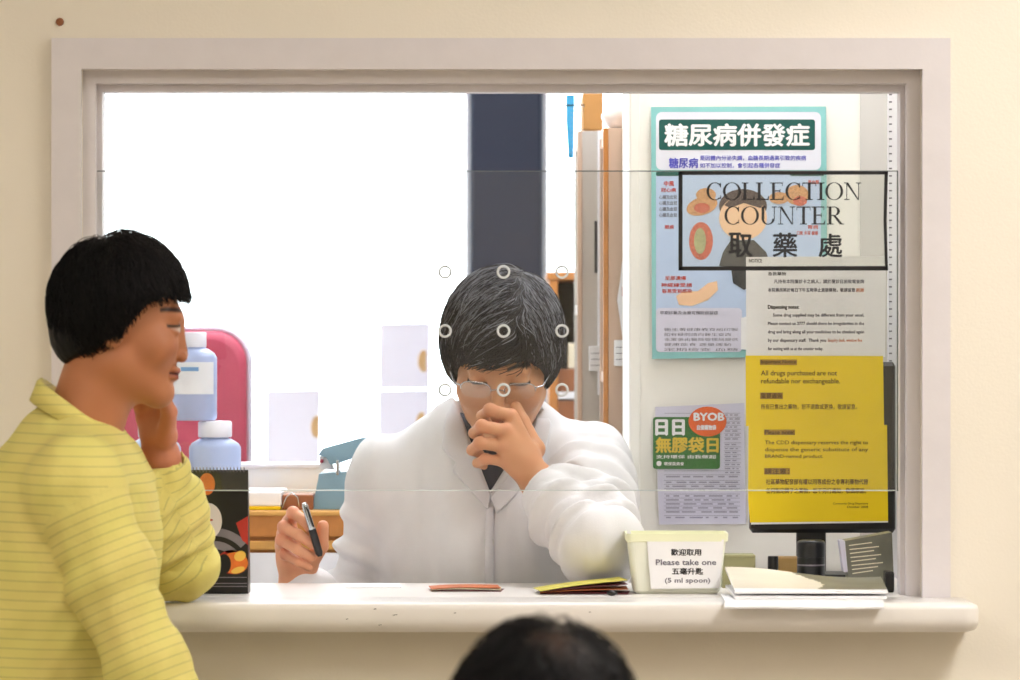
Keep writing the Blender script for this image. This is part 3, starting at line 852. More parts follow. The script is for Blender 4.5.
NY = BYY - .003
n1 = thing('white_notice', 'white typed notice above the yellow notices', 'notice', P(815, 355, NY))
ppoly([(746, 257), (886, 256), (885, 357), (746, 357)], NY - .004, .001).build('sheet', 'white_paper', n1)
Yt = NY - .0052
lettering('NOTICE', 749, 259, 762, 262.5, Yt, 'ink_black', n1, .03)
lettering('急救藥物', 768, 272, 786, 275.5, Yt, 'ink_black', n1, .02)
lettering('凡持有本院覆診卡之病人，請於覆診日前致電查詢', 774, 279.5, 864, 283.5, Yt, 'ink_grey', n1, .02)
lettering('本院藥房將於每日下午五時停止派發藥物，敬請留意', 768, 288, 855, 292, Yt, 'ink_grey', n1, .03)
lettering('謝謝', 856, 288, 864, 292, Yt, 'ink_orange', n1, .02)
lettering('Dispensing notes:', 768, 305, 799, 310, Yt, 'ink_black', n1, .03)
for i, (x, t_) in enumerate(((773, 'Some drug supplied may be different from your usual,'), (768, 'Please contact us 2777 should there be irregularities in the'), (768, 'drug and bring along all your medicines to be checked again'),
                             (768, 'by our dispensary staff.  Thank you'), (768, 'for waiting with us at the counter today.'))):
    lettering(t_, x, 313.5 + i * 8.4, (864, 864, 864, 826, 823)[i], 317.5 + i * 8.4, Yt, 'ink_grey', n1, .03)
lettering('Enquiry desk, window five', 828, 338.7, 862, 342.7, Yt, 'ink_orange', n1, .02)

y1n = thing('yellow_notice', 'upper yellow notice about purchased drugs not being refundable', 'notice', P(815, 425, NY))
ppoly([(745.5, 355.5), (883, 356), (884, 427), (746, 426)], NY - .0055, .0010).build('sheet', 'yellow_paper', y1n)
Yt = NY - .0067
def hot(parent, x0, y0, x1, y1, words, cjk=False):
    ppoly([(x0 - 1, y0 - .5), (x1 + 1, y0 - .5), (x1 + 1, y1 + .5), (x0 - 1, y1 + .5)], Yt, .0002).build('heading_band', 'heading_ochre', parent)
    lettering(words, x0, y0, x1, y1, Yt - .0003, 'ink_brown', parent, .05)
hot(y1n, 761, 360, 796, 364.5, 'Important Notice')
lettering('All drugs purchased are not', 761, 370.5, 837, 377, Yt, 'ink_brown', y1n, .012)
lettering('refundable nor exchangeable.', 761, 378.5, 840, 385, Yt, 'ink_brown', y1n, .012)
hot(y1n, 761, 393, 782, 398.5, '重要通告')
lettering('所有已售出之藥物，恕不退款或更換，敬請留意。', 761, 404, 857, 409.5, Yt, 'ink_brown', y1n, .012)
y2n = thing('yellow_notice', 'lower yellow notice about the dispensary reserving the right to substitute', 'notice', P(815, 523, NY))
ppoly([(748.5, 424), (887, 425), (888, 521), (750, 522.5), (748, 500)], NY - .0068, .0010).build('sheet', 'yellow_paper', y2n)
ppoly([(751, 521), (888, 519.8), (888, 522.5), (751, 524.5)], NY - .0060, .0010).build('lower_edge', 'white_paper', y2n)
Yt = NY - .0080
hot(y2n, 765, 430, 794, 434.5, 'Please note:')
lettering('The CDD dispensary reserves the right to', 765, 440.5, 868, 445.5, Yt, 'ink_brown', y2n, .012)
lettering('dispense the generic substitute of any', 765, 447.5, 868, 452.5, Yt, 'ink_brown', y2n, .012)
lettering('BRAND-named product.', 765, 454.5, 823, 459, Yt, 'ink_brown', y2n, .012)
hot(y2n, 765, 468.5, 789, 474, '請注意：')
lettering('社區藥物配發部有權以同等成份之非專利藥物代替', 766, 479, 868, 484.5, Yt, 'ink_brown', y2n, .02)
lettering('任何指定牌子之藥物，恕不另行通知，敬請原諒。', 766, 488, 866, 493.5, Yt, 'ink_brown', y2n, .02)
lettering('Community Drug Dispensary', 833, 502.5, 868, 505, Yt, 'ink_brown', y2n, .01)
lettering('October 2008', 847, 505.8, 868, 508, Yt, 'ink_brown', y2n, .01)

# ---------------------------------------------------------------- price list and green sticker
Y0 = KY - .006
pl = thing('printed_list', 'pale lilac printed table sheet taped to the cabinet under the green sticker', 'notice', P(702, 525, Y0))
ppoly([(655, 407), (744, 403), (746, 524), (659, 524.5)], Y0, .001).build('sheet', 'grey_list', pl)
mb = MB(); Y1 = Y0 - .0012
yy = 413
rr = random.Random(4)
while yy < 518:
    xs_, xe_ = (664, 740) if yy > 470 or yy < 416 else (724, 741)
    ppoly([(xs_, yy), (xe_, yy), (xe_, yy + .5), (xs_, yy + .5)], Y1, .0001, mb)
    if yy > 472:
        x = 666
        while x < 736:
            wd = rr.uniform(3, 14); ppoly([(x, yy + 1.4), (min(x + wd, 738), yy + 1.4), (min(x + wd, 738), yy + 2.8), (x, yy + 2.8)], Y1, .0001, mb); x += wd + rr.uniform(2, 6)
    else:
        x = 725
        while x < 738:
            wd = rr.uniform(2, 6); ppoly([(x, yy + 1.4), (min(x + wd, 740), yy + 1.4), (min(x + wd, 740), yy + 2.6), (x, yy + 2.6)], Y1, .0001, mb); x += wd + 2
    yy += 4.0 + (1.6 if rr.random() < .15 else 0)
mb.build('table_lines', 'ink_pale', pl)
gs = thing('green_sticker', 'green bag-free-day sticker with an orange round badge', 'sticker', P(686, 469, Y1))
Y2 = Y1 - .0006
ppoly(rrect(653, 417, 720, 469, 3), Y2, .0004).build('sheet', 'green_sticker', gs)
pell(707.5, 421.5, 19, 15, Y2 - .0006, .0004).build('badge', 'orange_sticker', gs)
lettering('日日', 656, 420, 684, 435, Y2 - .0006, 'white_paper', gs, .05)
lettering('無膠袋日', 656, 437.5, 718, 452.5, Y2 - .0006, 'gold', gs, .04)
lettering('BYOB', 694, 413, 724, 420.5, Y2 - .0013, 'white_paper', gs, .05)
lettering('自備購物袋', 697, 425, 716, 430, Y2 - .0013, 'white_paper', gs, .03)
lettering('支持環保 由我做起', 656, 455, 716, 458.5, Y2 - .0006, 'white_paper', gs, .02)
pell(659, 463.5, 2.6, 2.6, Y2 - .0004, .0002).build('emblem', 'white_paper', gs)
lettering('環保委員會', 664, 462, 684, 465.5, Y2 - .0006, 'white_paper', gs, .02)
tp = ppoly([(741, 318), (748, 316), (748, 350), (741, 349)], KY - .0085, .0004).build('adhesive_tape', 'white_paper')
tag(tp, 'short white tape strip at the lower right corner of the diabetes poster', 'tape')

# ================================================================== ON THE COUNTER, RIGHT
# tub of free things
TY = .07
tb = thing('plastic_tub', 'white plastic tub with a handwritten-style label on the counter', 'tub', P(682, 592, TY))
c0 = P(679, 592, TY); top = P(677, 533.5, TY); 
def tubring(z, hw, hd, cx, r, n=5):
    return [(x, TY + hd + y, z) for x, y in [(cx + a_, b_) for a_, b_ in rrect(-hw, -hd, hw, hd, r, n)]]
k = S(TY); zb = 1.0752; zT = top.z
prof = [(zb, 43.5 * k - .004, .034), (zb + .004, 43.5 * k, .037), (zT - .012, 49 * k, .043), (zT - .011, 51 * k, .045), (zT, 51.5 * k, .0455), (zT, 50 * k, .044), (zb + .008, 42.5 * k, .035)]
vs = []; fs = []; cx = P(677, 0, TY).x
for z, hw, hd in prof:
    rg = rrect(-hw, -hd, hw, hd, .010, 5); vs += [(cx + x, TY + .037 + y, z) for x, y in rg]
n = len(rg)
for q in range(len(prof) - 1):
    for i in range(n):
        j = (i + 1) % n; fs.append((q * n + i, q * n + j, (q + 1) * n + j, (q + 1) * n + i))
mb = MB(); nb = n * 3
mb.add(vs, [f for f in fs if max(f) < n * 3] + [tuple(range(n - 1, -1, -1))]); mb.build('body', 'tub', tb)
mb = MB(); mb.add(vs, [f for f in fs if min(f) >= n * 2] + [tuple(range(6 * n, 7 * n))]); mb.build('rim', 'tub_rim', tb)
Yl = TY - .0075
def lab(x, y): return (x, y)
ppoly([(647, 541), (724, 539.5), (719.5, 588), (651, 589)], Yl, .0005).build('label', 'white_paper', tb)
lettering('歡迎取用', 671, 549, 701, 555.5, Yl - .0006, 'ink_black', tb, .03)
lettering('Please take one', 656, 559.5, 716, 565, Yl - .0006, 'ink_grey', tb, .03)
lettering('五毫升匙', 672, 568, 703, 574.5, Yl - .0006, 'ink_black', tb, .03)
lettering('(5 ml spoon)', 665, 578, 710, 584, Yl - .0006, 'ink_grey', tb, .03)

# sheets and booklet overhanging the ledge
mb = MB(); n = 16; vs = []; fs = []
xl, xr = P(723, 0, -.12).x, P(882, 0, -.12).x
rows = [(-.152, -.006), (-.140, -.0015), (-.125, .0012), (-.06, .0012), (.02, .0012)]
for q, (y, dz) in enumerate(rows):
    for i in range(n + 1):
        u = i / n; x = xl + (xr - xl) * u + q * .001
        vs.append((x, y, zt + dz + .0006 * math.sin(u * 7) * (q < 2)))
for q in range(len(rows) - 1):
    for i in range(n): fs.append((q * (n + 1) + i, q * (n + 1) + i + 1, (q + 1) * (n + 1) + i + 1, (q + 1) * (n + 1) + i))
mb.add(vs, fs, True)
up2 = [(x, y, z + .0024) for x, y, z in vs]; b0 = len(vs)
mb.add(up2, fs, True)
bd_ = [(i, i + 1) for i in range(n)]
mb.add(vs + up2, [(i, i + 1, b0 + i + 1, b0 + i) for i in range(n)] + [(q * (n + 1) + n, (q + 1) * (n + 1) + n, b0 + (q + 1) * (n + 1) + n, b0 + q * (n + 1) + n) for q in range(4)] + [(q * (n + 1), b0 + q * (n + 1), b0 + (q + 1) * (n + 1), (q + 1) * (n + 1)) for q in range(4)])
lf = mb.build('paper_stack', 'white_paper'); tag(lf, 'white paper sheets hanging over the front edge of the counter', 'paper')
def booklet(name, x0p, x1p, y0, y1, zb, zlift, tin, m, label, cat, parent=None, wav=1.0):
    """floppy booklet: curved sheet with thickness"""
    n = 56; k = 16; xa = P(x0p, 0, y0).x; xb = P(x1p, 0, y0).x; vs = []; fs = []
    for q in range(k + 1):
        for i in range(n + 1):
            u, v = i / n, q / k
            z = zb + zlift * v * (1 - .45 * u) + .004 * wav * math.sin(u * 5 + 1) * v
            vs.append((xa + (xb - xa) * u + .01 * v * (u - .5), y0 + (y1 - y0) * v, max(z, zb)))
    A = len(vs); w_ = n + 1
    vs += [(x, y, z + tin) for x, y, z in vs]
    for q in range(k):
        for i in range(n):
            a_ = q * w_ + i; fs += [(a_, a_ + w_, a_ + w_ + 1, a_ + 1), (A + a_, A + a_ + 1, A + a_ + w_ + 1, A + a_ + w_)]
    for i in range(n): fs += [(i, i + 1, A + i + 1, A + i), (k * w_ + i, A + k * w_ + i, A + k * w_ + i + 1, k * w_ + i + 1)]
    for q in range(k): fs += [(q * w_, A + q * w_, A + (q + 1) * w_, (q + 1) * w_), (q * w_ + n, (q + 1) * w_ + n, A + (q + 1) * w_ + n, A + q * w_ + n)]
    mb = MB(); mb.add(vs, fs); o = mb.build(name, m); tag(o, label, cat); return o, vs[A:], w_, n, k
b1, _, _, _, _ = booklet('booklet', 735, 887, -.10, .05, zt + .0042, .003, .0035, 'white_paper', 'thin white booklet lying beneath the curled grey-covered booklet', 'booklet')
b2, tv, w_, n, k = booklet('booklet', 735, 888, -.095, .06, zt + .0112, .021, .0030, 'white_paper', 'curled booklet with a pale and dark grey cover on top of the paper pile', 'booklet')
# its printed cover: pale left part and dark swirls on the right
def cover(m, test, lift):
    vs = [(x, y, z + lift) for x, y, z in tv]; fs = []
    for q in range(k):
        for i in range(n):
            u, v = (i + .5) / n, (q + .5) / k
            if test(u, v): a_ = q * w_ + i; fs.append((a_, a_ + 1, a_ + w_ + 1, a_ + w_))
    MB().add(vs, fs, True).build('cover_print', m, b2)
cover('brochure_pale', lambda u, v: v > .12 and not (u > .5 + .10 * math.sin(v * 4)), .0004)
cover('brochure_grey', lambda u, v: v > .12 and (u > .5 + .10 * math.sin(v * 4)), .0004)

def simple(name, x0, y0, x1, y1, Y, d, m, label, cat, bev=.002, zbase=zt + .0002, rot=0):
    a, b = P(x0, y0, Y), P(x1, y1, Y); mb = MB().box((a.x, Y, zbase), (b.x, Y + d, a.z), bev, rot)
    o = mb.build(name, m); tag(o, label, cat); return o
olive = thing('drug_box', 'olive green medicine box beside the plastic tub', 'box', P(741, 590, .2))
pbox(722, 556, 755.5, 589, .20, .05, .002).build('carton', 'olive', olive)
pbox(722, 555, 755.5, 558, .199, .052, .001).build('flap', 'olive', olive)
lettering('TABLETS', 730, 566, 750, 571, .1995, 'brochure_grey', olive, .02) if False else None
# small bottle
def jar(name, cx, top, bot_z, rpx, Y, m, mc, label, cat, capf=.22):
    c = P(cx, top, Y); r = rpx * S(Y); h = c.z - bot_z
    t = thing(name, label, cat, (c.x, Y, bot_z))
    MB().lathe((c.x, Y, bot_z), [(r * .9, 0), (r, .003), (r, h * (.8 - capf)), (r * .72, h * (1 - capf) - .001), (r * .72, h * (1 - capf))], 24).build('body', m, t)
    MB().lathe((c.x, Y, bot_z + h * (1 - capf)), [(r * .8, 0), (r * .82, .002), (r * .82, h * capf - .002), (r * .75, h * capf)], 24).build('cap', mc, t)
    return t
jar('pill_bottle', 773, 556, zt, 6.5, .30, 'punch_blue', 'black_plastic', 'tiny dark-capped bottle behind the curled booklet', 'bottle', .7)
simple('carton_box', 778, 557, 799, 568, .33, .03, 'tan_box', 'small tan box between the tiny bottle and the black canister', 'box')
bc = thing('black_canister', 'glossy black rounded canister behind the curled booklet', 'canister', (P(811, 0, .25).x, .25, zt))
c = P(811, 540, .25); h = c.z - zt - .0002; r = 14 * S(.25)
MB().lathe((c.x, .25, zt + .0002), [(r * .95, 0), (r, .003), (r, h * .62)], 32).build('body', 'black_plastic', bc)
MB().lathe((c.x, .25, zt + .0002 + h * .62), [(r * .97, 0), (r * 1.02, .002), (r * 1.02, h * .38 - .006), (r * .96, h * .38 - .002), (r * .8, h * .38)], 32).build('cap', 'black_plastic', bc)
MB().lathe((c.x, .25, zt + h * .45), [(r * 1.005, 0), (r * 1.005, .0022)], 32).build('band', 'cal_grey', bc)
# tilted bundle of leaflets
lb = thing('leaflet_holder', 'grey-olive bundle of leaflets leaning beside the hatch frame', 'leaflets', (P(866, 0, .2).x, .2, zt))
Yf = .19
mb = MB(); pts = [(845, 541), (892, 532.5), (894, 584), (849, 584)]
mb.prism_y([(P(x, y, Yf).x, max(P(x, y, Yf).z, zt + .0002)) for x, y in pts], Yf, Yf + .05); mb.build('bundle', 'brochure_grey', lb)
mb = MB(); pts = [(840, 541), (845, 541), (849, 572), (844, 572)]
mb.prism_y([(P(x, y, Yf).x, P(x, y, Yf).z) for x, y in pts], Yf + .001, Yf + .045); mb.build('cover', 'grey_list', lb)
mb = MB()
for i in range(8):
    ppoly([(849 + i * .5, 545 + i * 4.0), (872 + (i * 7) % 12, 542 + i * 4.0), (872 + (i * 7) % 12, 543 + i * 4.0), (849 + i * .5, 546 + i * 4.0)], Yf - .0002, .0002, mb)
mb.build('print_lines', 'cream_paper', lb)
tag(MB().box((P(884, 0, .12).x, .10, zt + .0002), (P(893, 0, .12).x, .135, P(0, 571, .12).z), .002).build('stapler_box', 'black_plastic'), 'small black box at the foot of the hatch frame', 'box')

# leaflets in the middle of the counter
def leaf_fan(cx, y0p, y1p, wpx, Y, mats, label, group, name, ang):
    for i, m in enumerate(mats):
        L = wpx * S(Y); xx = P(cx, 0, Y).x; z0 = zt + .0004 + i * .0016
        mb = MB(); n = 8; vs = []; fs = []
        for q in range(2):
            for k_ in range(n + 1):
                u = k_ / n; vs.append((xx - L / 2 + L * u, Y + q * .07, z0 + ang[i] * L * u + .0012 * math.sin(u * 4)))
        A = len(vs); vs += [(x, y, z + .0007) for x, y, z in vs]
        for k_ in range(n): a_ = k_; fs += [(a_, a_ + n + 1, a_ + n + 2, a_ + 1), (A + a_, A + a_ + 1, A + a_ + n + 2, A + a_ + n + 1), (a_, a_ + 1, A + a_ + 1, A + a_), (n + 1 + a_, A + n + 1 + a_, A + n + 2 + a_, n + 2 + a_)]
        fs += [(0, A, A + n + 1, n + 1), (n, n + n + 1, A + 2 * n + 1, A + n)]
        rot = Matrix.Translation((xx, Y, 0)) @ Matrix.Rotation(.07 * (i - 1), 4, 'Z') @ Matrix.Translation((-xx, -Y, 0))
        mb.add([tuple(rot @ Vector(v)) for v in vs], fs); o = mb.build(name, m); tag(o, label[i], 'leaflet', group)
leaf_fan(466, 0, 0, 70, .12, ['leaf_maroon', 'cream_paper', 'leaf_orange'], ['bottom maroon leaflet of the low pile before the pharmacist', 'cream leaflet in the middle of the low orange pile', 'topmost orange leaflet of the low pile before the pharmacist'], 'leaflets in the low orange pile', 'leaflet', (.0, .01, .02))
leaf_fan(584, 0, 0, 88, .055, ['leaf_maroon', 'leaf_orange', 'leaf_maroon', 'leaf_yellow'], ['dark maroon leaflet at the bottom of the tilted pile beside the tub', 'orange leaflet in the tilted pile beside the tub', 'maroon leaflet directly under the yellow one of the tilted pile', 'topmost yellow leaflet of the tilted pile beside the tub'], 'leaflets in the tilted pile', 'leaflet', (.01, .05, .09, .125))
c = P(612, 590, .03); tag(MB().lathe((c.x, .03, zt + .0001), [(.002, 0), (.008, .002), (.007, .006), (.002, .008)], 14).build('rubber_stopper', 'black_plastic'), 'small dark stopper before the tilted leaflets', 'stopper')
tag(MB().box((P(345, 0, .25).x, .20, zt + .0002), (P(401, 0, .25).x, .29, zt + .0018), 0, .05).build('paper_slip', 'white_paper'), 'white paper slip near the pen hand at the counter edge', 'paper')

# ================================================================== COUNTER LEFT: black desk calendar
DY = .07
dc = thing('desk_calendar', 'black desk calendar with a fiery ring picture beside the woman in yellow', 'calendar', P(214, 594, DY))
a, b = P(166, 470, DY), P(248, 594, DY)
mb = MB(); mb.prism_x([(DY, zt + .0002), (DY + .06, zt + .0002), (DY + .034, a.z), (DY + .026, a.z)][::1], a.x, b.x)
mb = MB()
vs = [(a.x, DY, zt + .0003), (b.x, DY, zt + .0003), (b.x, DY + .055, zt + .0003), (a.x, DY + .055, zt + .0003), (a.x, DY + .001, a.z), (b.x, DY + .001, a.z), (b.x, DY + .012, a.z), (a.x, DY + .012, a.z)]
mb.add(vs, [(0, 3, 2, 1), (4, 5, 6, 7), (0, 1, 5, 4), (1, 2, 6, 5), (2, 3, 7, 6), (3, 0, 4, 7)]); mb.build('stand', 'cal_black', dc)
mb = MB(); i = 0
for sx in np.arange(169, 247, 3.4):
    c = P(sx, 470, DY); mb.tube([(c.x, DY + .006 + .007 * math.cos(t), c.z + .004 * math.sin(t)) for t in np.linspace(0, 2 * PI, 9)[:-1]], .0006, 5, True)
mb.build('spiral_binding', 'cal_grey', dc)
Yc = DY - .0004
pell(207, 484, 8, 11, Yc, .0002).build('picture_spot', 'cal_orange', dc)
pell(208, 521, 14, 18, Yc, .0003).build('picture_disc', 'cal_white', dc)
pell(209, 520, 4, 1.2, Yc - .0004, .0002).build('picture_mark', 'cal_red', dc)
ppoly([(236, 523), (248, 516), (248, 545), (242, 540)], Yc, .0003).build('picture_flame', 'cal_red', dc)
def parc(cx, cy, r0, r1, a0, a1, Y, m, nm, sc=1.0, n=20):
    mb = MB()
    for i in range(n):
        t0, t1 = math.radians(a0 + (a1 - a0) * i / n), math.radians(a0 + (a1 - a0) * (i + 1) / n)
        ppoly([(cx + r0 * math.cos(t0), cy - r0 * sc * math.sin(t0)), (cx + r1 * math.cos(t0), cy - r1 * sc * math.sin(t0)), (cx + r1 * math.cos(t1), cy - r1 * sc * math.sin(t1)), (cx + r0 * math.cos(t1), cy - r0 * sc * math.sin(t1))], Y, .0002, mb)
    mb.build(nm, m, dc)
parc(214, 572, 36, 44, 42, 100, Yc, 'cal_grey', 'picture_arc')
parc(214, 572, 23, 31, 10, 120, Yc, 'cal_grey', 'picture_arc')
pell(232, 562, 15, 12, Yc, .0002).build('picture_ring', 'cal_red', dc)
pell(235, 563, 13, 11, Yc - .0003, .0002).build('picture_ring', 'cal_orange', dc)
pell(240, 556, 6, 5, Yc - .0006, .0002, tilt=.5).build('picture_glow', 'cal_yellow', dc)
pell(238, 570, 7, 3, Yc - .0006, .0002, tilt=.3).build('picture_glow', 'cal_yellow', dc)
pell(224, 564, 7, 10, Yc - .0006, .0002).build('picture_core', 'cal_black', dc)
mb = MB()
for yy in (577, 583, 586): ppoly([(170, yy), (247, yy), (247, yy + .8), (170, yy + .8)], Yc, .0002, mb)
mb.build('picture_lines', 'cal_grey', dc)

# ================================================================== BEHIND: desk organiser, bottles, chair
OY = .80
zo = P(0, 511, OY).z
og = thing('desk_organiser', 'wooden desk organiser with drawers standing behind the counter', 'organiser', (P(268, 0, OY).x, OY, .72))
xa, xb = P(140, 0, OY).x, P(372, 0, OY).x
mb = MB(); mb.box((xa, OY + .012, .961), (xb, OY + .40, zo - .012), .002); mb.build('body', 'wood', og)
MB().box((xa - .005, OY - .004, zo - .008), (xb + .005, OY + .41, zo), .002).build('top_board', 'wood_light', og)
for (u, v, m_) in ((514, 537, 'wood'), (541, 550, 'wood_light')):
    a, b = P(250, u, OY), P(345, v, OY)
    for xl_, xr_ in ((xa + .004, P(246, 0, OY).x), (P(249, 0, OY).x, P(345, 0, OY).x)):
        dr = MB().box((xl_, OY, b.z), (xr_, OY + .012, a.z), .002).build('drawer', m_, og)
        MB().tube([((xl_ + xr_) / 2 - .012, OY - .001, (a.z + b.z) / 2), ((xl_ + xr_) / 2 - .010, OY - .010, (a.z + b.z) / 2), ((xl_ + xr_) / 2 + .010, OY - .010, (a.z + b.z) / 2), ((xl_ + xr_) / 2 + .012, OY - .001, (a.z + b.z) / 2)], .0018, 6).build('handle', 'wood_dark', dr) if v > 545 and xl_ < -.43 else None
MB().box((xa + .002, OY - .001, .965), (xb - .002, OY + .012, P(0, 553, OY).z), .001).build('lower_panel', 'white_metal', og)
# desk carrying it
ds = thing('inner_desk', 'white desk behind the pharmacist carrying the wooden organiser', 'desk', (-.35, 1.05, 0))
MB().box((-.85, OY - .02, .925), (-.205, OY + .44, .960), .004).build('desk_top', 'white_metal', ds)
for sx in (-.83, -.26):
    for sy in (OY, OY + .38): MB().box((sx, sy, 0), (sx + .04, sy + .04, .925), .003).build('leg', 'steel', ds)

def bottle(cx, top, zbase, wpx, Y, lab_y, label, capw=.55, caph=13):
    k = S(Y); c = P(cx, top, Y); h = c.z - zbase; w_ = wpx * k / 2; ch = caph * k
    t = thing('medicine_bottle', label, 'bottle', (c.x, Y, zbase), 'medicine bottles by the red chair')
    b = h - ch
    MB().lathe((c.x, Y, zbase), [(w_ * .9, 0), (w_, .004), (w_, b * .84), (w_ * .9, b * .90), (w_ * .62, b * .96), (w_ * .52, b * .97), (w_ * .52, b)], 32, sy=.8).build('body', 'bottle_blue', t)
    MB().lathe((c.x, Y, zbase + b), [(w_ * capw, -.002), (w_ * capw * 1.05, 0), (w_ * capw * 1.05, ch - .002), (w_ * capw * .95, ch)], 28, sy=.9).build('cap', 'bottle_white', t)
    return t, c.x, w_, b
BYb = OY + .14
zsm = P(0, 421, BYb).z
t, x_, w_, b_ = bottle(215, 421, zo + .0005, 52, BYb, 0, 'small blue medicine bottle right below the tall bottle', .62, 15)
bottle(155, 421, zo + .0005, 52, BYb, 0, 'small blue medicine bottle hidden partly by the raised hand', .62, 15)
t, x_, w_, b_ = bottle(194, 332, zsm + .001, 46, BYb, 0, 'tall blue medicine bottle stacked on the small bottles by the red chair', .52, 14)
n = 18; vs = []; fs = []
for q, zz in enumerate((P(0, 394, BYb).z, P(0, 362, BYb).z)):
    for i in range(n + 1):
        a_ = math.radians(-170 + 140 * i / n); vs.append((x_ + w_ * 1.02 * math.cos(a_), BYb + w_ * .82 * math.sin(a_), zz))
for i in range(n): fs.append((i, i + 1, n + 2 + i, n + 1 + i))
MB().add(vs, fs, True).build('label', 'label_paper', t)
mb = MB(); zz0, zz1 = P(0, 371, BYb).z, P(0, 367, BYb).z; vs = []; fs = []
for zz in (zz0, zz1):
    for i in range(n + 1):
        a_ = math.radians(-120 + 45 * i / n); vs.append((x_ + w_ * 1.035 * math.cos(a_), BYb + w_ * .835 * math.sin(a_), zz))
for i in range(n): fs.append((i, i + 1, n + 2 + i, n + 1 + i))
MB().add(vs, fs, True).build('label_print', 'label_blue', t)

# white book, cardboard box with clip, white bin
YB = OY + .03
bk = thing('white_book', 'white book with yellow page block lying on the wooden organiser', 'book', P(255, 511, YB))
zc_ = zo + .0005
a = P(226, 492, YB); b = P(281, 508, YB)
MB().box((a.x, YB, zc_), (b.x - .001, YB + .18, zc_ + .006), .001).build('pages', 'yellow_paper', bk)
MB().box((a.x - .001, YB - .001, zc_ + .006), (b.x, YB + .182, P(0, 492, YB).z), .002).build('cover', 'white_paper', bk)
cbx = thing('carton_box', 'small brown carton with a wire clip on the wooden organiser', 'box', P(297, 511, YB))
a, b = P(281, 495, YB), P(313, 510, YB)
MB().box((a.x + .001, YB + .01, zc_), (b.x, YB + .09, a.z), .002).build('carton', 'wood_dark', cbx)
c = P(290, 500, YB)
MB().tube([(c.x - .012, YB + .004, c.z - .012), (c.x - .006, YB + .002, c.z + .004), (c.x + .003, YB + .002, c.z + .012), (c.x + .012, YB + .004, c.z + .004), (c.x + .014, YB + .008, c.z - .010)], .0012, 6).build('clip', 'steel', cbx)
bn = thing('storage_bin', 'translucent white storage bin behind the white book', 'bin', (P(270, 0, OY + .25).x, OY + .25, zo))
YN = OY + .25
a, b = P(228, 464, YN), P(322, 0, YN)
mb = MB(); zz = zo + .0005
mb.box((a.x, YN, zz), (b.x, YN + .003, a.z), .001); mb.box((a.x, YN + .12, zz), (b.x, YN + .123, a.z), .001); mb.box((a.x, YN, zz), (a.x + .003, YN + .123, a.z), .001); mb.box((b.x - .003, YN, zz), (b.x, YN + .123, a.z), .001); mb.box((a.x, YN, zz), (b.x, YN + .123, zz + .003), .001)
mb.build('tray', 'clear_white', bn)
zz = P(0, 478, YN).z; MB().box((a.x - .003, YN - .004, a.z - .006), (b.x + .003, YN + .127, a.z), .001).build('rim', 'white_metal', bn)

# blue lever punch
LPY = OY + .05
lp = thing('tablet_punch', 'pale blue lever machine at the pharmacist\'s elbow', 'lever machine', P(335, 511, LPY))
mb = MB(); pts = [(312, 510.5), (319, 474), (346, 472), (352, 480), (374, 500), (376, 510.5)]
mb.prism_y([(P(x, y, LPY).x, max(P(x, y, LPY).z, zo + .0004)) for x, y in pts], LPY, LPY + .09); mb.build('base', 'punch_blue', lp)
mb = MB(); pts = [(318, 455), (322, 449), (362, 438), (380, 440), (378, 450), (340, 463), (330, 465), (326, 458)]
mb.prism_y([(P(x, y, LPY).x, P(x, y, LPY).z) for x, y in pts], LPY + .01, LPY + .08); mb.build('lever', 'punch_blue', lp)
mb = MB(); pts = [(319, 457), (327, 459), (333, 470), (319, 470)]
mb.prism_y([(P(x, y, LPY).x, P(x, y, LPY).z) for x, y in pts], LPY + .02, LPY + .07); mb.build('jaw', 'white_metal', lp)
pbox(336, 460, 339, 475, LPY - .002, .06, .001).build('pin', 'steel', lp)
c = P(322, 461, LPY + .02); MB().lathe((c.x, c.y, c.z), [(.001, -.004), (.003, -.002), (.003, .004), (.001, .006)], 12, 'y').build('screw', 'red_chair', lp)

# red office chair
CYY = 1.75; k = S(CYY)
ch = thing('office_chair', 'red office chair with rounded backrest behind the medicine bottles', 'chair', (P(168, 0, CYY).x, CYY, 0))
x0c, x1c = P(246, 0, CYY).x - .42, P(246, 0, CYY).x
zt_ = P(0, 331, CYY).z
pts = rrect(x0c, zt_ - .50, x1c, zt_, .06, 8)
mb = MB()
def pad(mb, pts, y0, y1, cx, cz, rim=.010):
    n = len(pts); lay = [(y0 + rim, 1.0), (y0 + rim * .3, .985), (y0, .95), (y1 - rim, 1.0)]
    ordr = [(y1, .97), (y1 - rim, 1.0), (y0 + rim, 1.0), (y0 + rim * .3, .985), (y0, .94)]
    vs = []; fs = []
    for y, f in ordr: vs += [(cx + (p[0] - cx) * f, y, cz + (p[1] - cz) * f) for p in pts]
    for q in range(4):
        for i in range(n):
            j = (i + 1) % n; fs.append((q * n + i, q * n + j, (q + 1) * n + j, (q + 1) * n + i))
    mb.add(vs, fs, True); mb.add(vs[:n], [tuple(range(n))]); mb.add(vs[-n:], [tuple(reversed(range(n)))])
pad(mb, pts, CYY, CYY + .05, (x0c + x1c) / 2, zt_ - .25); mb.build('backrest', 'red_chair', ch)
xm = (x0c + x1c) / 2
mb = MB(); vs_ = rrect(x0c - .01, zt_ - .505, x1c + .004, zt_ + .004, .062, 8); mb.tube([(x, CYY + .03, z) for x, z in vs_], .006, 6, True); mb.build('pale_rim', 'grey_list', ch)  # pale tube round the edge of the backrest
MB().tube([(xm, CYY + .07, zt_ - .45), (xm, CYY + .09, .60), (xm, CYY - .02, .48)], .018, 8).build('back_post', 'black_plastic', ch)
MB().box((xm - .23, CYY - .42, .47), (xm + .23, CYY + .02, .54), .03).build('seat', 'red_chair', ch)
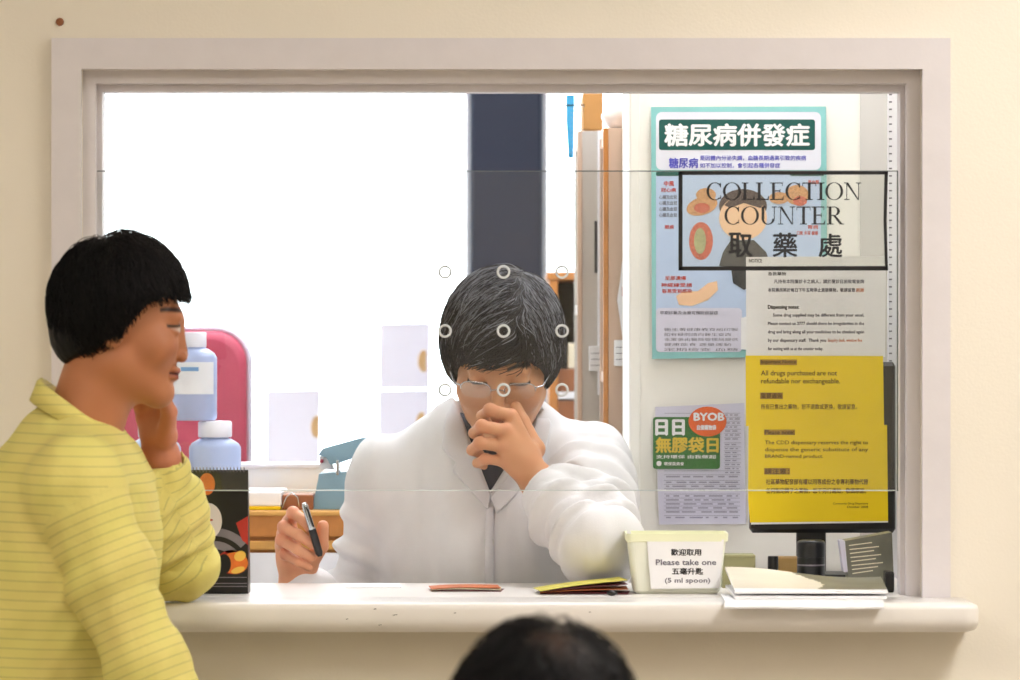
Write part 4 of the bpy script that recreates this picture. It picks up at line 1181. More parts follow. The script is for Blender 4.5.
MB().lathe((xm, CYY - .2, .08), [(.03, 0), (.03, .39)], 16).build('column', 'steel', ch)
for i in range(5):
    a_ = 2 * PI * i / 5 + .3; e = (xm + .27 * math.cos(a_), CYY - .2 + .27 * math.sin(a_), .07)
    MB().tube([(xm, CYY - .2, .11), e], [.022, .014], 8).build('leg', 'black_plastic', ch)
    MB().lathe((e[0] - .012, e[1], .026), [(.015, 0), (.026, .004), (.026, .02), (.015, .024)], 16, 'x').build('caster', 'black_plastic', ch)

# printed sheets against the bright window
SHY = BY + .028
def bag(x0, y0, x1, y1, lx, ly, label):
    t = thing('printed_sheet', label, 'sheet of paper', P((x0 + x1) / 2, y1, SHY), 'printed sheets taped to the window')
    ppoly([(x0, y0), (x1, y0 - 1), (x1 - 1, y1), (x0, y1)], SHY, .0008).build('sheet', 'backlit_paper', t)
    mb = MB(); pell(lx, ly, 6, 11, SHY - .0010, .0006, mb, 70, 290); pell(lx - 1, ly - 5, 4, 3, SHY - .0018, .0006, mb, tilt=.6); pell(lx - 1, ly + 6, 4, 3, SHY - .0018, .0006, mb, tilt=-.6); mb.build('emblem', 'backlit_orange', t)
bag(380, 324, 430, 388, 424, 361, 'upper pale sheet with an orange mark on the bright window')
bag(379, 391, 429, 455, 422, 423, 'pale sheet with an orange mark directly below the upper one')
bag(267, 391, 320, 465, 317, 427, 'lone pale sheet with an orange mark left of the other sheets')

# ================================================================== SHELVING between pillar and cabinet
def open_shelf(name, x0p, x1p, ztop, y0, y1, m, edge, label, levels):
    t = thing(name, label, 'shelf unit', (P(x0p, 0, y0).x, y0, 0))
    xa = P(x0p, 0, y0).x; xb = xa + .34
    MB().box((xa, y0, 0), (xb, y0 + .018, ztop), .001).build('side_panel', m, t)
    MB().box((xa, y1 - .018, 0), (xb, y1, ztop), .001).build('side_panel', m, t)
    MB().box((xa - .003, y0 - .003, 0), (xa + .0055, y0 + .019, ztop), .001).build('edge_trim', edge, t)
    MB().box((xb - .01, y0 + .018, 0), (xb, y1 - .018, ztop), .001).build('back_panel', m, t)
    for z in levels: MB().box((xa + .002, y0 + .018, z - .018), (xb - .01, y1 - .018, z), .001).build('shelf', m, t)
    return t, xa
s1, xa1 = open_shelf('shelf_unit', 579, 606, P(0, 131, 1.45).z, 1.45, 1.95, 'grey_board', 'tan_board', 'grey shelf unit with a brown carton on top right of the dark backlit pillar', (.1, .45, .8, 1.15, 1.5, P(0, 131, 1.45).z))
s2, xa2 = open_shelf('shelf_unit', 605, 630, P(0, 128, 1.02).z, 1.02, 1.40, 'tan_board', 'wood', 'tan shelf unit with an orange-brown edge next to the cream cabinet', (.1, .42, .74, 1.06, 1.38, P(0, 128, 1.02).z))
pbox(597.5, 131, 603.5, 395, 1.446, .004, .0008).build('white_rail', 'white_metal', s1)
pbox(594.5, 221, 598.5, 273, 1.4465, .0034, .0008).build('dark_slot', 'drawn_dark', s1)
pbox(622.5, 131, 628.5, 470, 1.012, .004, .0008).build('white_rail', 'white_metal', s2)
for (x0_, y0_, x1_, y1_, yy_, sh_) in ((589, 346, 604, 371, 1.438, s1), (614, 340, 627, 366, 1.008, s2)):
    lb_ = pbox(x0_, y0_, x1_, y1_, yy_, .008, .001).build('shelf_label', 'white_paper', sh_); mb = MB()
    for q in (7, 13, 19): ppoly([(x0_ + 2, y0_ + q), (x1_ - 2, y0_ + q), (x1_ - 2, y0_ + q + .7), (x0_ + 2, y0_ + q + .7)], yy_ - .0002, .0003, mb)
    mb.build('print_lines', 'ink_grey', lb_)
ff = ppoly([(617, 300), (619.5, 284), (622, 262), (626, 262), (626, 340), (623, 341)], 1.008, .006).build('folded_paper', 'white_paper')
tag(ff, 'long folded white paper tucked beside the tan shelf unit', 'paper')
ppoly([(622, 287), (624.6, 287), (624.6, 297), (622, 296)], 1.0015, .0006).build('print', 'red_chair', ff)
o = pbox(582.5, 92, 603, 130.5, 1.45, .22, .003); o = o.build('cardboard_box', 'cardboard'); tag(o, 'brown cardboard box on top of the grey shelf unit', 'box')
# crumpled plastic bag on the tan unit
bx, bz = P(617, 0, 1.15).x, P(0, 128, 1.02).z
def fbag(p):
    d = ell(p, (bx + .02, 1.15, bz + .03), (.045, .09, .032)); return d + .006 * waves(p, 8, 140, 5)
pos, q = snet(fbag, (bx - .08, 1.0, bz - .02), (bx + .1, 1.3, bz + .09), .003)
pos[:, 2] = np.maximum(pos[:, 2], bz + .0005)
me = np_mesh('plastic_bag', pos, q); me.materials.append(M['plastic_film']); tag(mesh_obj('plastic_bag', me, None), 'crumpled white plastic bag on top of the tan shelf unit', 'bag')
# blue strip on a hook
YS = 1.40
hs = thing('blue_strip', 'bright blue ruled plastic strip hanging from a wire hook near the pillar', 'plastic strip', P(569, 158, YS))
ppoly([(566, 95), (574.5, 95), (574, 125), (573.5, 158), (568.5, 158), (566.5, 125)], YS, .002).build('strip', 'blue_strip', hs)
mb = MB()
for i in range(11): ppoly([(570.5, 108 + i * 4.4), (573.4, 108 + i * 4.4), (573.4, 109.2 + i * 4.4), (570.5, 109.2 + i * 4.4)], YS - .0022, .0003, mb)
mb.build('ruling', 'label_blue', hs)
MB().tube([P(550, 107.5, YS - .004), P(560, 105.5, YS - .004), P(584, 105, YS - .004), P(584, 107, YS + .06)], .0014, 6).build('wire_hook', 'black_plastic', hs)

# rear wooden cabinet
RY = 2.35
rc = thing('wooden_cabinet', 'low orange-brown wooden cabinet at the back right of the pharmacist\'s head', 'cabinet', (P(575, 0, RY).x, RY, 0))
xa, xb = P(549, 0, RY).x, P(600, 0, RY).x
zt2 = P(0, 272, RY).z
MB().box((xa, RY, 0), (xa + .018, RY + .38, zt2), .002).build('side_panel', 'wood', rc)
MB().box((xb - .018, RY, 0), (xb, RY + .38, zt2), .002).build('side_panel', 'wood', rc)
MB().box((xa - .004, RY - .004, zt2 - .016), (xb + .004, RY + .385, zt2), .002).build('top_board', 'wood', rc)
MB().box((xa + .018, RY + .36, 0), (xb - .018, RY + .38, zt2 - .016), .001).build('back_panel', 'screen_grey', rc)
for py in (392, 470, 560): MB().box((xa + .018, RY + .002, P(0, py, RY).z - .014), (xb - .018, RY + .36, P(0, py, RY).z), .001).build('shelf', 'white_metal' if py == 392 else 'wood', rc)
MB().box((xa + .018, RY, .05), (xb - .018, RY + .018, P(0, 394, RY).z - .014), .001).build('door', 'wood_dark', rc)
zs = P(0, 392, RY).z
def onshelf(name, x0, x1, y0, Y, d, m, label, cat, zb_=zs):
    a, b = P(x0, y0, Y), P(x1, y0, Y); o = MB().box((a.x, Y, zb_ + .0005), (b.x, Y + d, a.z), .002).build(name, m); tag(o, label, cat); return o
onshelf('cardboard_box', 553.5, 583, 369, RY + .02, .2, 'wood_dark', 'brown carton on the white shelf of the rear wooden cabinet', 'box')
zb2 = P(0, 369, RY + .02).z
onshelf('file_box', 568, 580, 343, RY + .03, .16, 'cream_paper', 'cream file box standing on the brown carton in the rear cabinet', 'file box', zb2)
onshelf('file_box', 555, 567, 341, RY + .04, .16, 'drawn_dark', 'dark file box standing on the brown carton in the rear cabinet', 'file box', zb2)
# ================================================================== PHARMACIST
def to_local(pos, c, R, s): return ((pos - np.array(c, 'f')) @ R) / s
def add_mesh(name, pos, q, m, parent, attrs=None):
    me = np_mesh(name, pos, q, attrs); me.materials.append(M[m]); return mesh_obj(name, me, None, parent)

man = thing('person', 'pharmacist in a white coat bowing over the counter with a hand on the face', 'person', (P(495, 0, .55).x, .62, 0))
hc = V3(502, 360, .43); Rm = rotm(math.radians(-3), math.radians(26), math.radians(2)); hs_ = 1.0
# sign: positive pitch about X must carry the face (-Y) downwards
zcut_m = lambda y: np.interp(y, [-.12, -.072, -.045, -.01, .03, .08, .2], [.041, .037, .012, -.030, -.045, -.062, -.07])
neck_b = V3(497, 452, .53)
def head_world(p): return head_sdf(local(p, hc, Rm, hs_)) * hs_
def loc2w(c, R, s, v): q = R @ np.array(v, 'f') * s; return (c[0] + q[0], c[1] + q[1], c[2] + q[2])
nk = loc2w(hc, Rm, hs_, (0, .03, -.06))
def fn(p):
    d = head_world(p); return smin(d, cone(p, nk, neck_b, .052, .058), .02)
pos1, q1 = snet(fn, [hc[0] - .11, hc[1] - .15, hc[2] - .26], [hc[0] + .11, hc[1] + .19, hc[2] + .15], .0020)
l = to_local(pos1, hc, Rm, hs_)
c1 = skin_colors(l, (206, 150, 112), (176, 104, 84), (52, 44, 42), (46, 46, 50), zcut_m, lid=True)
# hand on the face (left hand)
dy = .012
def H(px, py, Y): return V3(px, py, Y + dy)
wr = H(538, 482, .298)
wr = H(540, 484, .298)
def H(px, py, Y): return V3(px + 2, py + 13, Y + dy)
fing = [[H(509, 403, .285), H(488, 397, .272), H(480, 403, .292), H(486, 410, .315)],
        [H(503, 418, .272), H(480, 413, .262), H(472, 420, .285), H(479, 426, .310)],
        [H(500, 433, .270), H(478, 430, .262), H(470, 437, .285), H(478, 441, .310)],
        [H(502, 448, .276), H(483, 446, .270), H(475, 450, .288), H(482, 453, .306)]]
thm = [H(533, 436, .320), H(520, 408, .330), H(514, 394, .338)]
elb = V3(597, 544.5, .19)
def fnh(p):
    d = hand_sdf(p, wr, .031, fing, thm)
    return smin(d, cone(p, wr, [wr[i] + (elb[i] - wr[i]) * .7 for i in range(3)], .027, .036), .012)
lo, hi = bounds([wr, elb] + [j for f in fing for j in f] + thm, .03)
pos2, q2 = snet(fnh, lo, hi, .0017)
def hand_col(pos, base, red, tips):
    c = np.tile(np.array(lin(base)[:3]), (len(pos), 1)); c *= (1 + .07 * waves((pos[:, 0], pos[:, 1], pos[:, 2]), 9, 120))[:, None]
    for t in tips:
        d = np.linalg.norm(pos - np.array(t), axis=1); w = np.clip(1.2 - d / .014, 0, 1)[:, None] * .5; c = c * (1 - w) + np.array(lin(red)[:3]) * w
    return c
c2 = hand_col(pos2, (212, 152, 112), (206, 122, 96), [f[1] for f in fing] + [f[0] for f in fing])
# pen hand (right hand)
wr2 = V3(297, 588, .405)
fing2 = [[V3(289, 522, .385), V3(293, 513, .352), V3(305, 521, .335), V3(312, 532, .338)],
         [V3(284, 534, .388), V3(284, 527, .350), V3(299, 535, .331), V3(313, 545, .336)],
         [V3(283, 546, .392), V3(282, 540, .350), V3(297, 549, .331), V3(312, 557, .338)],
         [V3(287, 558, .396), V3(285, 554, .356), V3(298, 562, .338), V3(309, 568, .346)]]
thm2 = [V3(308, 566, .400), V3(321, 546, .372), V3(323, 526, .352)]
el2 = V3(352, 660, .60)
def fnh2(p):
    d = hand_sdf(p, wr2, .030, fing2, thm2)
    return smin(d, cone(p, wr2, [wr2[i] + (el2[i] - wr2[i]) * .6 for i in range(3)], .026, .034), .012)
lo, hi = bounds([wr2, [wr2[i] + (el2[i] - wr2[i]) * .6 for i in range(3)]] + [j for f in fing2 for j in f] + thm2, .035)
pos3, q3 = snet(fnh2, lo, hi, .0018)
c3 = hand_col(pos3, (222, 158, 122), (206, 116, 92), [f[1] for f in fing2])
# trunk under the clothes
shl, shr = V3(585, 468, .50), V3(390, 482, .54)
ch_ = V3(490, 530, .53); hip = (P(490, 0, .6).x, .64, .80)
def fnb(p):
    d = ell(squash(p, ch_, (1, 1, 1)), ch_, (.135, .085, .16)); d = smin(d, cone(p, ch_, hip, .11, .12), .06)
    d = smin(d, cone(p, neck_b, ch_, .05, .09), .04)
    for a, e, w_ in ((shl, elb, wr), (shr, el2, wr2)):
        d = smin(d, cone(p, a, e, .042, .036), .03); d = smin(d, cone(p, e, w_, .035, .024), .02)
    return d
pos4, q4 = snet(fnb, (hip[0] - .26, .1, .68), (hip[0] + .26, .86, 1.36), .008)
c4 = np.tile(np.array(lin((212, 152, 112))[:3]), (len(pos4), 1))
pos, q, c = joinparts([(pos1, q1, c1), (pos2, q2, c2), (pos3, q3, c3), (pos4, q4, c4)])
add_mesh('body', pos, q, 'skin', man, {'Col': c})
# hair
g_m = (.015, .018, .015)
extra_m = None
pos, q = hair_shell(hc, Rm, hs_, zcut_m, g_m, 21, .0024, .0016, extra_m)
l = to_local(pos, hc, Rm, hs_)
base = np.array(lin((26, 26, 32))[:3]); gray = np.array(lin((128, 128, 134))[:3])
def mancol_t(p): return np.clip((p[:, 2] - .075) / .05, 0, 1) * .9 + np.clip((p[:, 0] - .03) / .04, 0, 1) * .15
t = np.clip(mancol_t(l) * .25, 0, 1)[:, None]; cc = base * (1 - t) + gray * t
hr = add_mesh('hair', pos, q, 'hair', man, {'Col': cc})
xp = .030
def fieldm(p):
    v = np.zeros_like(p); sgn = np.tanh((p[:, 0] - xp + .006 * np.sin(p[:, 1] * 160)) / .010)
    v[:, 0] = sgn * .9; v[:, 1] = -.75 * np.tanh((.07 - p[:, 1]) / .03); v[:, 2] = -.25 - .5 * (p[:, 1] > .05)
    side = np.abs(p[:, 0]) > .062; v[side, 2] -= 1.2
    return v
def colm(p, r, n):
    t = mancol_t(p); g = (r.random(n) < (.07 + .60 * t)); k = r.random(n)[:, None]
    dark = np.array(lin((20, 20, 26))[:3]) * (1 - k) + np.array(lin((50, 50, 58))[:3]) * k
    lt = np.array(lin((84, 86, 96))[:3]) * (1 - k) + np.array(lin((156, 158, 166))[:3]) * k
    return np.where(g[:, None], lt, dark)
pos, q, cc = strands(hc, Rm, hs_, zcut_m, (g_m[0] + .001, g_m[1] + .002, g_m[2] + .001), fieldm, 7500, .055, colm, .0006, 5, lift=.007, jitter=.2)
add_mesh('hair_strands', pos, q, 'hair', hr, {'Col': cc})
# glasses
gl = MB()
def HL(x, y, z): return Vector(loc2w(hc, Rm, hs_, (x, y, z)))
for s in (-1, 1):
    pts = []
    for i in range(13):
        t = PI * i / 12; a_ = abs(math.cos(t)) ** .7 * (1 if math.cos(t) > 0 else -1); b_ = abs(math.sin(t)) ** .7
        pts.append(HL(s * .033 + .023 * a_, -.101 + .010 * abs(s * .033 + .023 * a_) / .06, -.004 + .0135 * b_))
    gl.tube(pts, .0009, 6)
    gl.tube([HL(s * .056, -.092, .002), HL(s * .066, -.088, .003), HL(s * .074, -.05, .003), HL(s * .080, .0, .004)], .0011, 6)
gl.tube([HL(-.010, -.102, .000), HL(0, -.106, .003), HL(.010, -.102, .000)], .0009, 6)
ga = gl.build('glasses', 'lens_frame', man)
for s in (-1, 1):
    mb = MB(); vs = []
    for i in range(20):
        t = 2 * PI * i / 20; a_ = abs(math.cos(t)) ** .7 * (1 if math.cos(t) > 0 else -1); b_ = abs(math.sin(t)) ** .7 * (1 if math.sin(t) > 0 else -1)
        vs.append(HL(s * .033 + .0225 * a_, -.101 + .010 * abs(s * .033 + .0225 * a_) / .06, -.004 + .013 * b_))
    mb.add(vs + [v + Vector((0, .0008, 0)) for v in vs], [tuple(range(20)), tuple(range(39, 19, -1))]); mb.build('lens', 'lens', ga)

# white coat
cuff = [wr[i] + (elb[i] - wr[i]) * .17 for i in range(3)]
cuff2 = [wr2[i] + (el2[i] - wr2[i]) * .07 for i in range(3)]
def tri2(px_, pz, tri):
    d = None
    for i in range(3):
        a, b = tri[i], tri[(i + 1) % 3]; ex, ez = b[0] - a[0], b[1] - a[1]; L = math.hypot(ex, ez); nx, nz = ez / L, -ex / L
        e = (px_ - a[0]) * nx + (pz - a[1]) * nz; d = e if d is None else np.maximum(d, e)
    return d
va, vb, vc = P(490, 492, .42), P(452, 395, .42), P(541, 412, .42)
vt = [(va.x, va.z), (vb.x, vb.z), (vc.x, vc.z)]
if (vt[1][0] - vt[0][0]) * (vt[2][1] - vt[0][1]) - (vt[1][1] - vt[0][1]) * (vt[2][0] - vt[0][0]) < 0: vt = [vt[0], vt[2], vt[1]]
def folds(p, d, a, b, amp, fr, seed, near=.09):
    """creases that run round a limb from a to b"""
    e, h = cone(p, a, b, .02, .02, True)
    w = np.exp(-(np.maximum(e - .03, 0) / near) ** 2)
    ph = h * fr + 1.6 * waves(p, seed, 22, 3)
    return d - amp * w * (np.maximum(np.sin(ph), -.3)) * np.clip(h * 3, 0, 1)
def coat(p, inner=0.0):
    d = ell(p, ch_, (.172, .122, .215))
    d = smin(d, cone(p, shr, shl, .060, .058), .05)
    d = smin(d, cone(p, (ch_[0], .53, ch_[2] - .05), hip, .135, .150), .07)
    kk = (neck_b[0], .545, neck_b[2] - .004)
    d = smin(d, cone(p, kk, shr, .062, .052), .04); d = smin(d, cone(p, kk, shl, .062, .052), .04)
    ar = smin(cone(p, shr, el2, .064, .060), cone(p, el2, cuff2, .060, .047), .03)
    al = smin(cone(p, shl, elb, .064, .055), cone(p, elb, cuff, .052, .044), .02)
    ar = folds(p, ar, shr, el2, .010, 34, 3); al = folds(p, al, shl, elb, .011, 32, 4); al = folds(p, al, cuff, elb, .008, 26, 6)
    d = smin(d, ar, .018); d = smin(d, al, .016)
    d = d + .010 * waves((p[0] * 1.6, p[1], p[2] * .3), 12, 48, 4) + .0026 * waves((p[0] * 1.5, p[1], p[2] * .6), 14, 85, 4)
    return d
def fnc(p):
    d = coat(p)
    # opening at the neck and hollow sleeves
    d = smax(d, -np.maximum(tri2(p[0], p[2], vt), p[1] - .56), .006)
    d = smax(d, -cone(p, (neck_b[0], .50, neck_b[2] + .10), (neck_b[0], .535, neck_b[2] - .03), .060, .050), .006)
    d = smax(d, -cone(p, wr, cuff, .036, .036), .003)
    v = [cuff[i] - elb[i] for i in range(3)]; L = math.sqrt(sum(x * x for x in v))
    near = sph(p, wr, .10)
    cutp = sum((p[i] - cuff[i]) * v[i] for i in range(3)) / L
    d = np.where(near < 0, smax(d, np.where(sph(p, cuff, .075) < 0, cutp - .006, -1.0), .003), d)
    d = smax(d, .70 - p[2], .004)
    return d
xmin, xmax = P(300, 0, .4).x - .03, P(645, 0, .5).x + .05
pos, q = snet(fnc, (xmin, .12, .69), (xmax, .84, 1.36), .0042)
coat_o = add_mesh('coat', pos, q, 'coat_cloth', man)
bvh = BVHTree.FromPolygons([Vector(v) for v in pos.tolist()], q.tolist())
def drape(poly, name, m, parent, off=.003, th_=.004, Y0=.05, step=.0045, tree=None, ease=0.0):
    """cloth piece laid on the front of a garment: outline in photo points, thickness th_"""
    pts = [(P(x, y, .44).x, P(x, y, .44).z) for x, y in poly]
    x0, x1 = min(p[0] for p in pts), max(p[0] for p in pts); z0, z1 = min(p[1] for p in pts), max(p[1] for p in pts)
    nx, nz = max(2, int((x1 - x0) / step)), max(2, int((z1 - z0) / step))
    def edges(z):
        xs = []
        for i in range(len(pts)):
            a, b = pts[i], pts[(i + 1) % len(pts)]
            if (a[1] - z) * (b[1] - z) <= 0 and a[1] != b[1]: xs.append(a[0] + (z - a[1]) / (b[1] - a[1]) * (b[0] - a[0]))
        return (min(xs), max(xs)) if xs else (pts[0][0], pts[0][0])
    vs = []
    yl = None
    for j in range(nz + 1):
        z = z0 + (z1 - z0) * min(max(j / nz, 1e-4), 1 - 1e-4); a, b = edges(z)
        for i in range(nx + 1):
            x = a + (b - a) * i / nx; hit = (tree or bvh).ray_cast(Vector((x, Y0, z)), Vector((0, 1, 0)), 1.0)
            y = hit[0].y if hit[0] else (yl or .45); 
            if yl is not None and abs(y - yl) > .03 and i > 0: y = yl
            yl = y; vs.append((x, y - off, z))
    Y = np.array([v[1] for v in vs]).reshape(nz + 1, nx + 1)
    for _ in range(4):
        Q = Y.copy(); Q[1:-1, 1:-1] = (Y[1:-1, 1:-1] * 2 + Y[:-2, 1:-1] + Y[2:, 1:-1] + Y[1:-1, :-2] + Y[1:-1, 2:]) / 6; Y = np.minimum(Q, Y + .001)
    w_ = nx + 1; fr = []; bk = []
    for k_, v in enumerate(vs):
        y = Y[k_ // w_, k_ % w_]; i, j = k_ % w_, k_ // w_; edge = min(i, nx - i, j, nz - j)
        fr.append((v[0], y - th_ * (.45 if edge == 0 else 1), v[2])); bk.append((v[0], y + off + .002, v[2]))
    A = len(fr); fs = []
    for j in range(nz):
        for i in range(nx):
            a_ = j * w_ + i; fs += [(a_, a_ + 1, a_ + w_ + 1, a_ + w_), (A + a_, A + a_ + w_, A + a_ + w_ + 1, A + a_ + 1)]
    for i in range(nx): fs += [(i, A + i, A + i + 1, i + 1), (nz * w_ + i, nz * w_ + i + 1, A + nz * w_ + i + 1, A + nz * w_ + i)]
    for j in range(nz): fs += [(j * w_, (j + 1) * w_, A + (j + 1) * w_, A + j * w_), (j * w_ + nx, A + j * w_ + nx, A + (j + 1) * w_ + nx, (j + 1) * w_ + nx)]
    mb = MB(); mb.add(fr + bk, fs, True); return mb.build(name, m, parent)
# collar and lapels
drape([(452, 404), (444, 420), (442, 449), (456, 462), (452, 470), (488, 508), (491, 494), (474, 455), (462, 418)], 'lapel', 'coat_fold', coat_o, .003, .005)
drape([(541, 404), (552, 424), (541, 470), (524, 476), (518, 492), (497, 512), (490, 496), (512, 470), (530, 440)], 'lapel', 'coat_fold', coat_o, .003, .005)
drape([(486, 506), (494, 506), (494, 583), (485, 583)], 'front_edge', 'coat_fold', coat_o, .003, .004)
def button(px_, py_):
    x, z = P(px_, 0, .42).x, P(0, py_, .42).z
    h_ = bvh.ray_cast(Vector((x, .05, z)), Vector((0, 1, 0)), 1.0); y = h_[0].y if h_[0] else .42
    MB().lathe((x, y - .0025, z), [(.0075, -.003), (.008, -.001), (.0075, .0015), (.004, .0012), (.001, .0008)], 18, 'y').build('button', 'button_pearl', coat_o)
button(489, 541)
# dark shirt inside the coat
def fns(p):
    d = ell(p, (ch_[0], ch_[1] + .0, ch_[2]), (.158, .112, .19)); d = smin(d, cone(p, (neck_b[0], .53, neck_b[2] - .015), ch_, .058, .09), .04)
    return d
pos, q = snet(fns, (ch_[0] - .2, .35, ch_[2] - .24), (ch_[0] + .2, .7, neck_b[2] + .06), .006)
add_mesh('shirt', pos, q, 'navy_cloth', man)
# trousers and shoes
kl, kr = (hip[0] + .13, .40, .60), (hip[0] - .12, .42, .60)
al_, ar_ = (hip[0] + .14, .52, .15), (hip[0] - .13, .54, .15)
def fnt(p):
    d = ell(p, (hip[0], hip[1], .765), (.165, .13, .11))
    for k_, a_, s in ((kl, al_, .09), (kr, ar_, -.09)):
        d = smin(d, cone(p, (hip[0] + s, hip[1], .75), k_, .09, .065), .03); d = smin(d, cone(p, k_, a_, .066, .05), .02)
    return d
pos, q = snet(fnt, (hip[0] - .3, .25, .07), (hip[0] + .32, .85, .90), .010)
add_mesh('trousers', pos, q, 'trouser', man)
for a_ in (al_, ar_):
    def fsh(p): return smax(smin(cone(p, (a_[0], a_[1] + .02, .075), (a_[0], a_[1] - .13, .045), .042, .036), ell(p, (a_[0], a_[1] + .01, .09), (.045, .055, .05)), .02), .012 - p[2], .005)
    pos, q = snet(fsh, (a_[0] - .07, a_[1] - .2, -.0), (a_[0] + .07, a_[1] + .1, .16), .006); pos[:, 2] -= .010
    add_mesh('shoe', pos, q, 'shoe', man)
# stool
so = thing('stool', 'round stool beneath the pharmacist behind the counter', 'stool', (hip[0], hip[1], 0))
MB().lathe((hip[0], hip[1], .62), [(.14, 0), (.155, .01), (.155, .045), (.14, .055)], 32).build('seat', 'black_plastic', so)
MB().lathe((hip[0], hip[1], .03), [(.025, 0), (.025, .59)], 16).build('column', 'steel', so)
MB().lathe((hip[0], hip[1], 0), [(.155, 0), (.155, .01), (.06, .03), (.03, .05)], 32).build('base', 'steel', so)

# pen held in the fist
pn = thing('pen', 'black pen with a silver clip held upright in the pharmacist\'s fist', 'pen', V3(319, 553, .325))
a, b, c_ = Vector(V3(320, 556, .330)), Vector(V3(312, 529, .322)), Vector(V3(304, 503, .316))
MB().tube([a, a + (b - a) * .12, b], [.0035, .0058, .0058], 12).build('grip', 'black_plastic', pn)
MB().tube([b, b + (c_ - b) * .9, c_], [.0050, .0048, .0030], 12).build('barrel', 'steel', pn)
MB().tube([b + (c_ - b) * .1 + Vector((.004, -.0065, 0)), b + (c_ - b) * .75 + Vector((.003, -.0065, 0)), b + (c_ - b) * .85 + Vector((.001, -.004, 0))], .0012, 6).build('clip', 'black_plastic', pn)

#DBG
# ================================================================== WOMAN IN YELLOW
wm = thing('person', 'woman in a yellow striped shirt leaning an elbow on the counter with hand to chin', 'person', (-.655, -.33, 0))
hw = V3(123.5, 325, -.33); Rw = rotm(math.radians(90 + 6), math.radians(7), 0); sw = .885
zcut_w = lambda y: np.interp(y, [-.12, -.095, -.060, -.035, -.015, .003, .028, .080, .2], [.060, .057, .050, .038, .014, -.018, -.034, -.070, -.075])
nb = V3(78, 448, -.33); nk = loc2w(hw, Rw, sw, (0, .022, -.06))
def fn(p):
    d = head_sdf(local(p, hw, Rw, sw), .010, .011, .087) * sw; return smin(d, cone(p, nk, nb, .049, .052), .024)
pos1, q1 = snet(fn, (hw[0] - .17, hw[1] - .10, hw[2] - .23), (hw[0] + .13, hw[1] + .11, hw[2] + .14), .0020)
c1 = skin_colors(to_local(pos1, hw, Rw, sw), (182, 120, 84), (146, 66, 56), (50, 34, 28), (16, 16, 20), zcut_w)  # face tone darker than the hands: backlit shade put into the skin colour
wr = V3(161, 458, -.165)
fing = [[V3(163, 412, -.190), V3(158, 385, -.212), V3(148, 368, -.225), V3(138, 356, -.232)],
        [V3(156, 411, -.178), V3(150, 383, -.205), V3(139, 366, -.222), V3(129, 355, -.230)],
        [V3(149, 413, -.170), V3(141, 387, -.200), V3(131, 371, -.218), V3(122, 360, -.226)],
        [V3(143, 417, -.165), V3(134, 396, -.195), V3(126, 382, -.212), V3(118, 374, -.220)]]
thm = [V3(166, 436, -.190), V3(169, 412, -.222), V3(163, 396, -.250)]
elb = V3(180, 561.5, -.105)
def fnh(p):
    d = hand_sdf(p, wr, .029, fing, thm, rf=(.0082, .0078, .0072, .006))
    return smin(d, cone(p, wr, [wr[i] + (elb[i] - wr[i]) * .6 for i in range(3)], .025, .032), .012)
lo, hi = bounds([wr, elb] + [j for f in fing for j in f] + thm, .03)
pos2, q2 = snet(fnh, lo, hi, .0020); c2 = hand_col(pos2, (206, 136, 108), (200, 96, 80), [f[0] for f in fing])
shn, shf = V3(75, 486, -.475), V3(112, 484, -.195)
eln = V3(164, 700, -.50); wrn = (eln[0] + .075, -.44, .735)
chw = V3(62, 545, -.33); hpw = (-.672, -.33, .86)
finn = [[(wrn[0] + .028 + .0 * i, wrn[1] - .026 + .018 * i, wrn[2] - .075), (wrn[0] + .034, wrn[1] - .028 + .018 * i, wrn[2] - .108), (wrn[0] + .030, wrn[1] - .028 + .018 * i, wrn[2] - .132), (wrn[0] + .022, wrn[1] - .028 + .018 * i, wrn[2] - .150 + .006 * i)] for i in range(4)]
thn = [(wrn[0] + .03, wrn[1] - .018, wrn[2] - .03), (wrn[0] + .05, wrn[1] - .026, wrn[2] - .06), (wrn[0] + .055, wrn[1] - .028, wrn[2] - .085)]
def fnn(p):
    d = hand_sdf(p, wrn, .028, finn, thn, rf=(.0082, .0078, .0072, .006)); return smin(d, cone(p, wrn, eln, .024, .034), .012)
lo, hi = bounds([wrn, eln] + [j for f in finn for j in f] + thn, .035)
pos3, q3 = snet(fnn, lo, hi, .0035); c3 = hand_col(pos3, (206, 142, 110), (200, 110, 90), [])
def fnb(p):
    d = ell(p, chw, (.085, .12, .15)); d = smin(d, cone(p, chw, hpw, .09, .10), .06); d = smin(d, cone(p, nb, chw, .045, .07), .04)
    for a, e, w_ in ((shn, eln, wrn), (shf, elb, wr)): d = smin(d, cone(p, a, e, .038, .033), .03); d = smin(d, cone(p, e, w_, .032, .022), .02)
    return d
pos4, q4 = snet(fnb, (-.85, -.62, .70), (-.36, -.04, 1.36), .008); c4 = np.tile(np.array(lin((206, 146, 112))[:3]), (len(pos4), 1))
pos, q, c = joinparts([(pos1, q1, c1), (pos2, q2, c2), (pos3, q3, c3), (pos4, q4, c4)])
add_mesh('body', pos, q, 'skin', wm, {'Col': c})
g_w = (.014, .010, .015)
extra_w = lambda l, d: smin(d, ell(l, (0, .055, -.020), (.062, .052, .055)), .02)
pos, q = hair_shell(hw, Rw, sw, zcut_w, g_w, 31, .0025, .0020, extra_w, .011, .087)
k0 = np.array(lin((9, 9, 12))[:3])
hr = add_mesh('hair', pos, q, 'hair', wm, {'Col': np.tile(k0, (len(pos), 1))})
crown = np.array([0, .055, .135])
def fieldw(p):
    v = p - crown; v /= np.linalg.norm(v, axis=1)[:, None]; v[:, 2] -= .35; v[p[:, 1] < -.02, 1] -= .4; return v
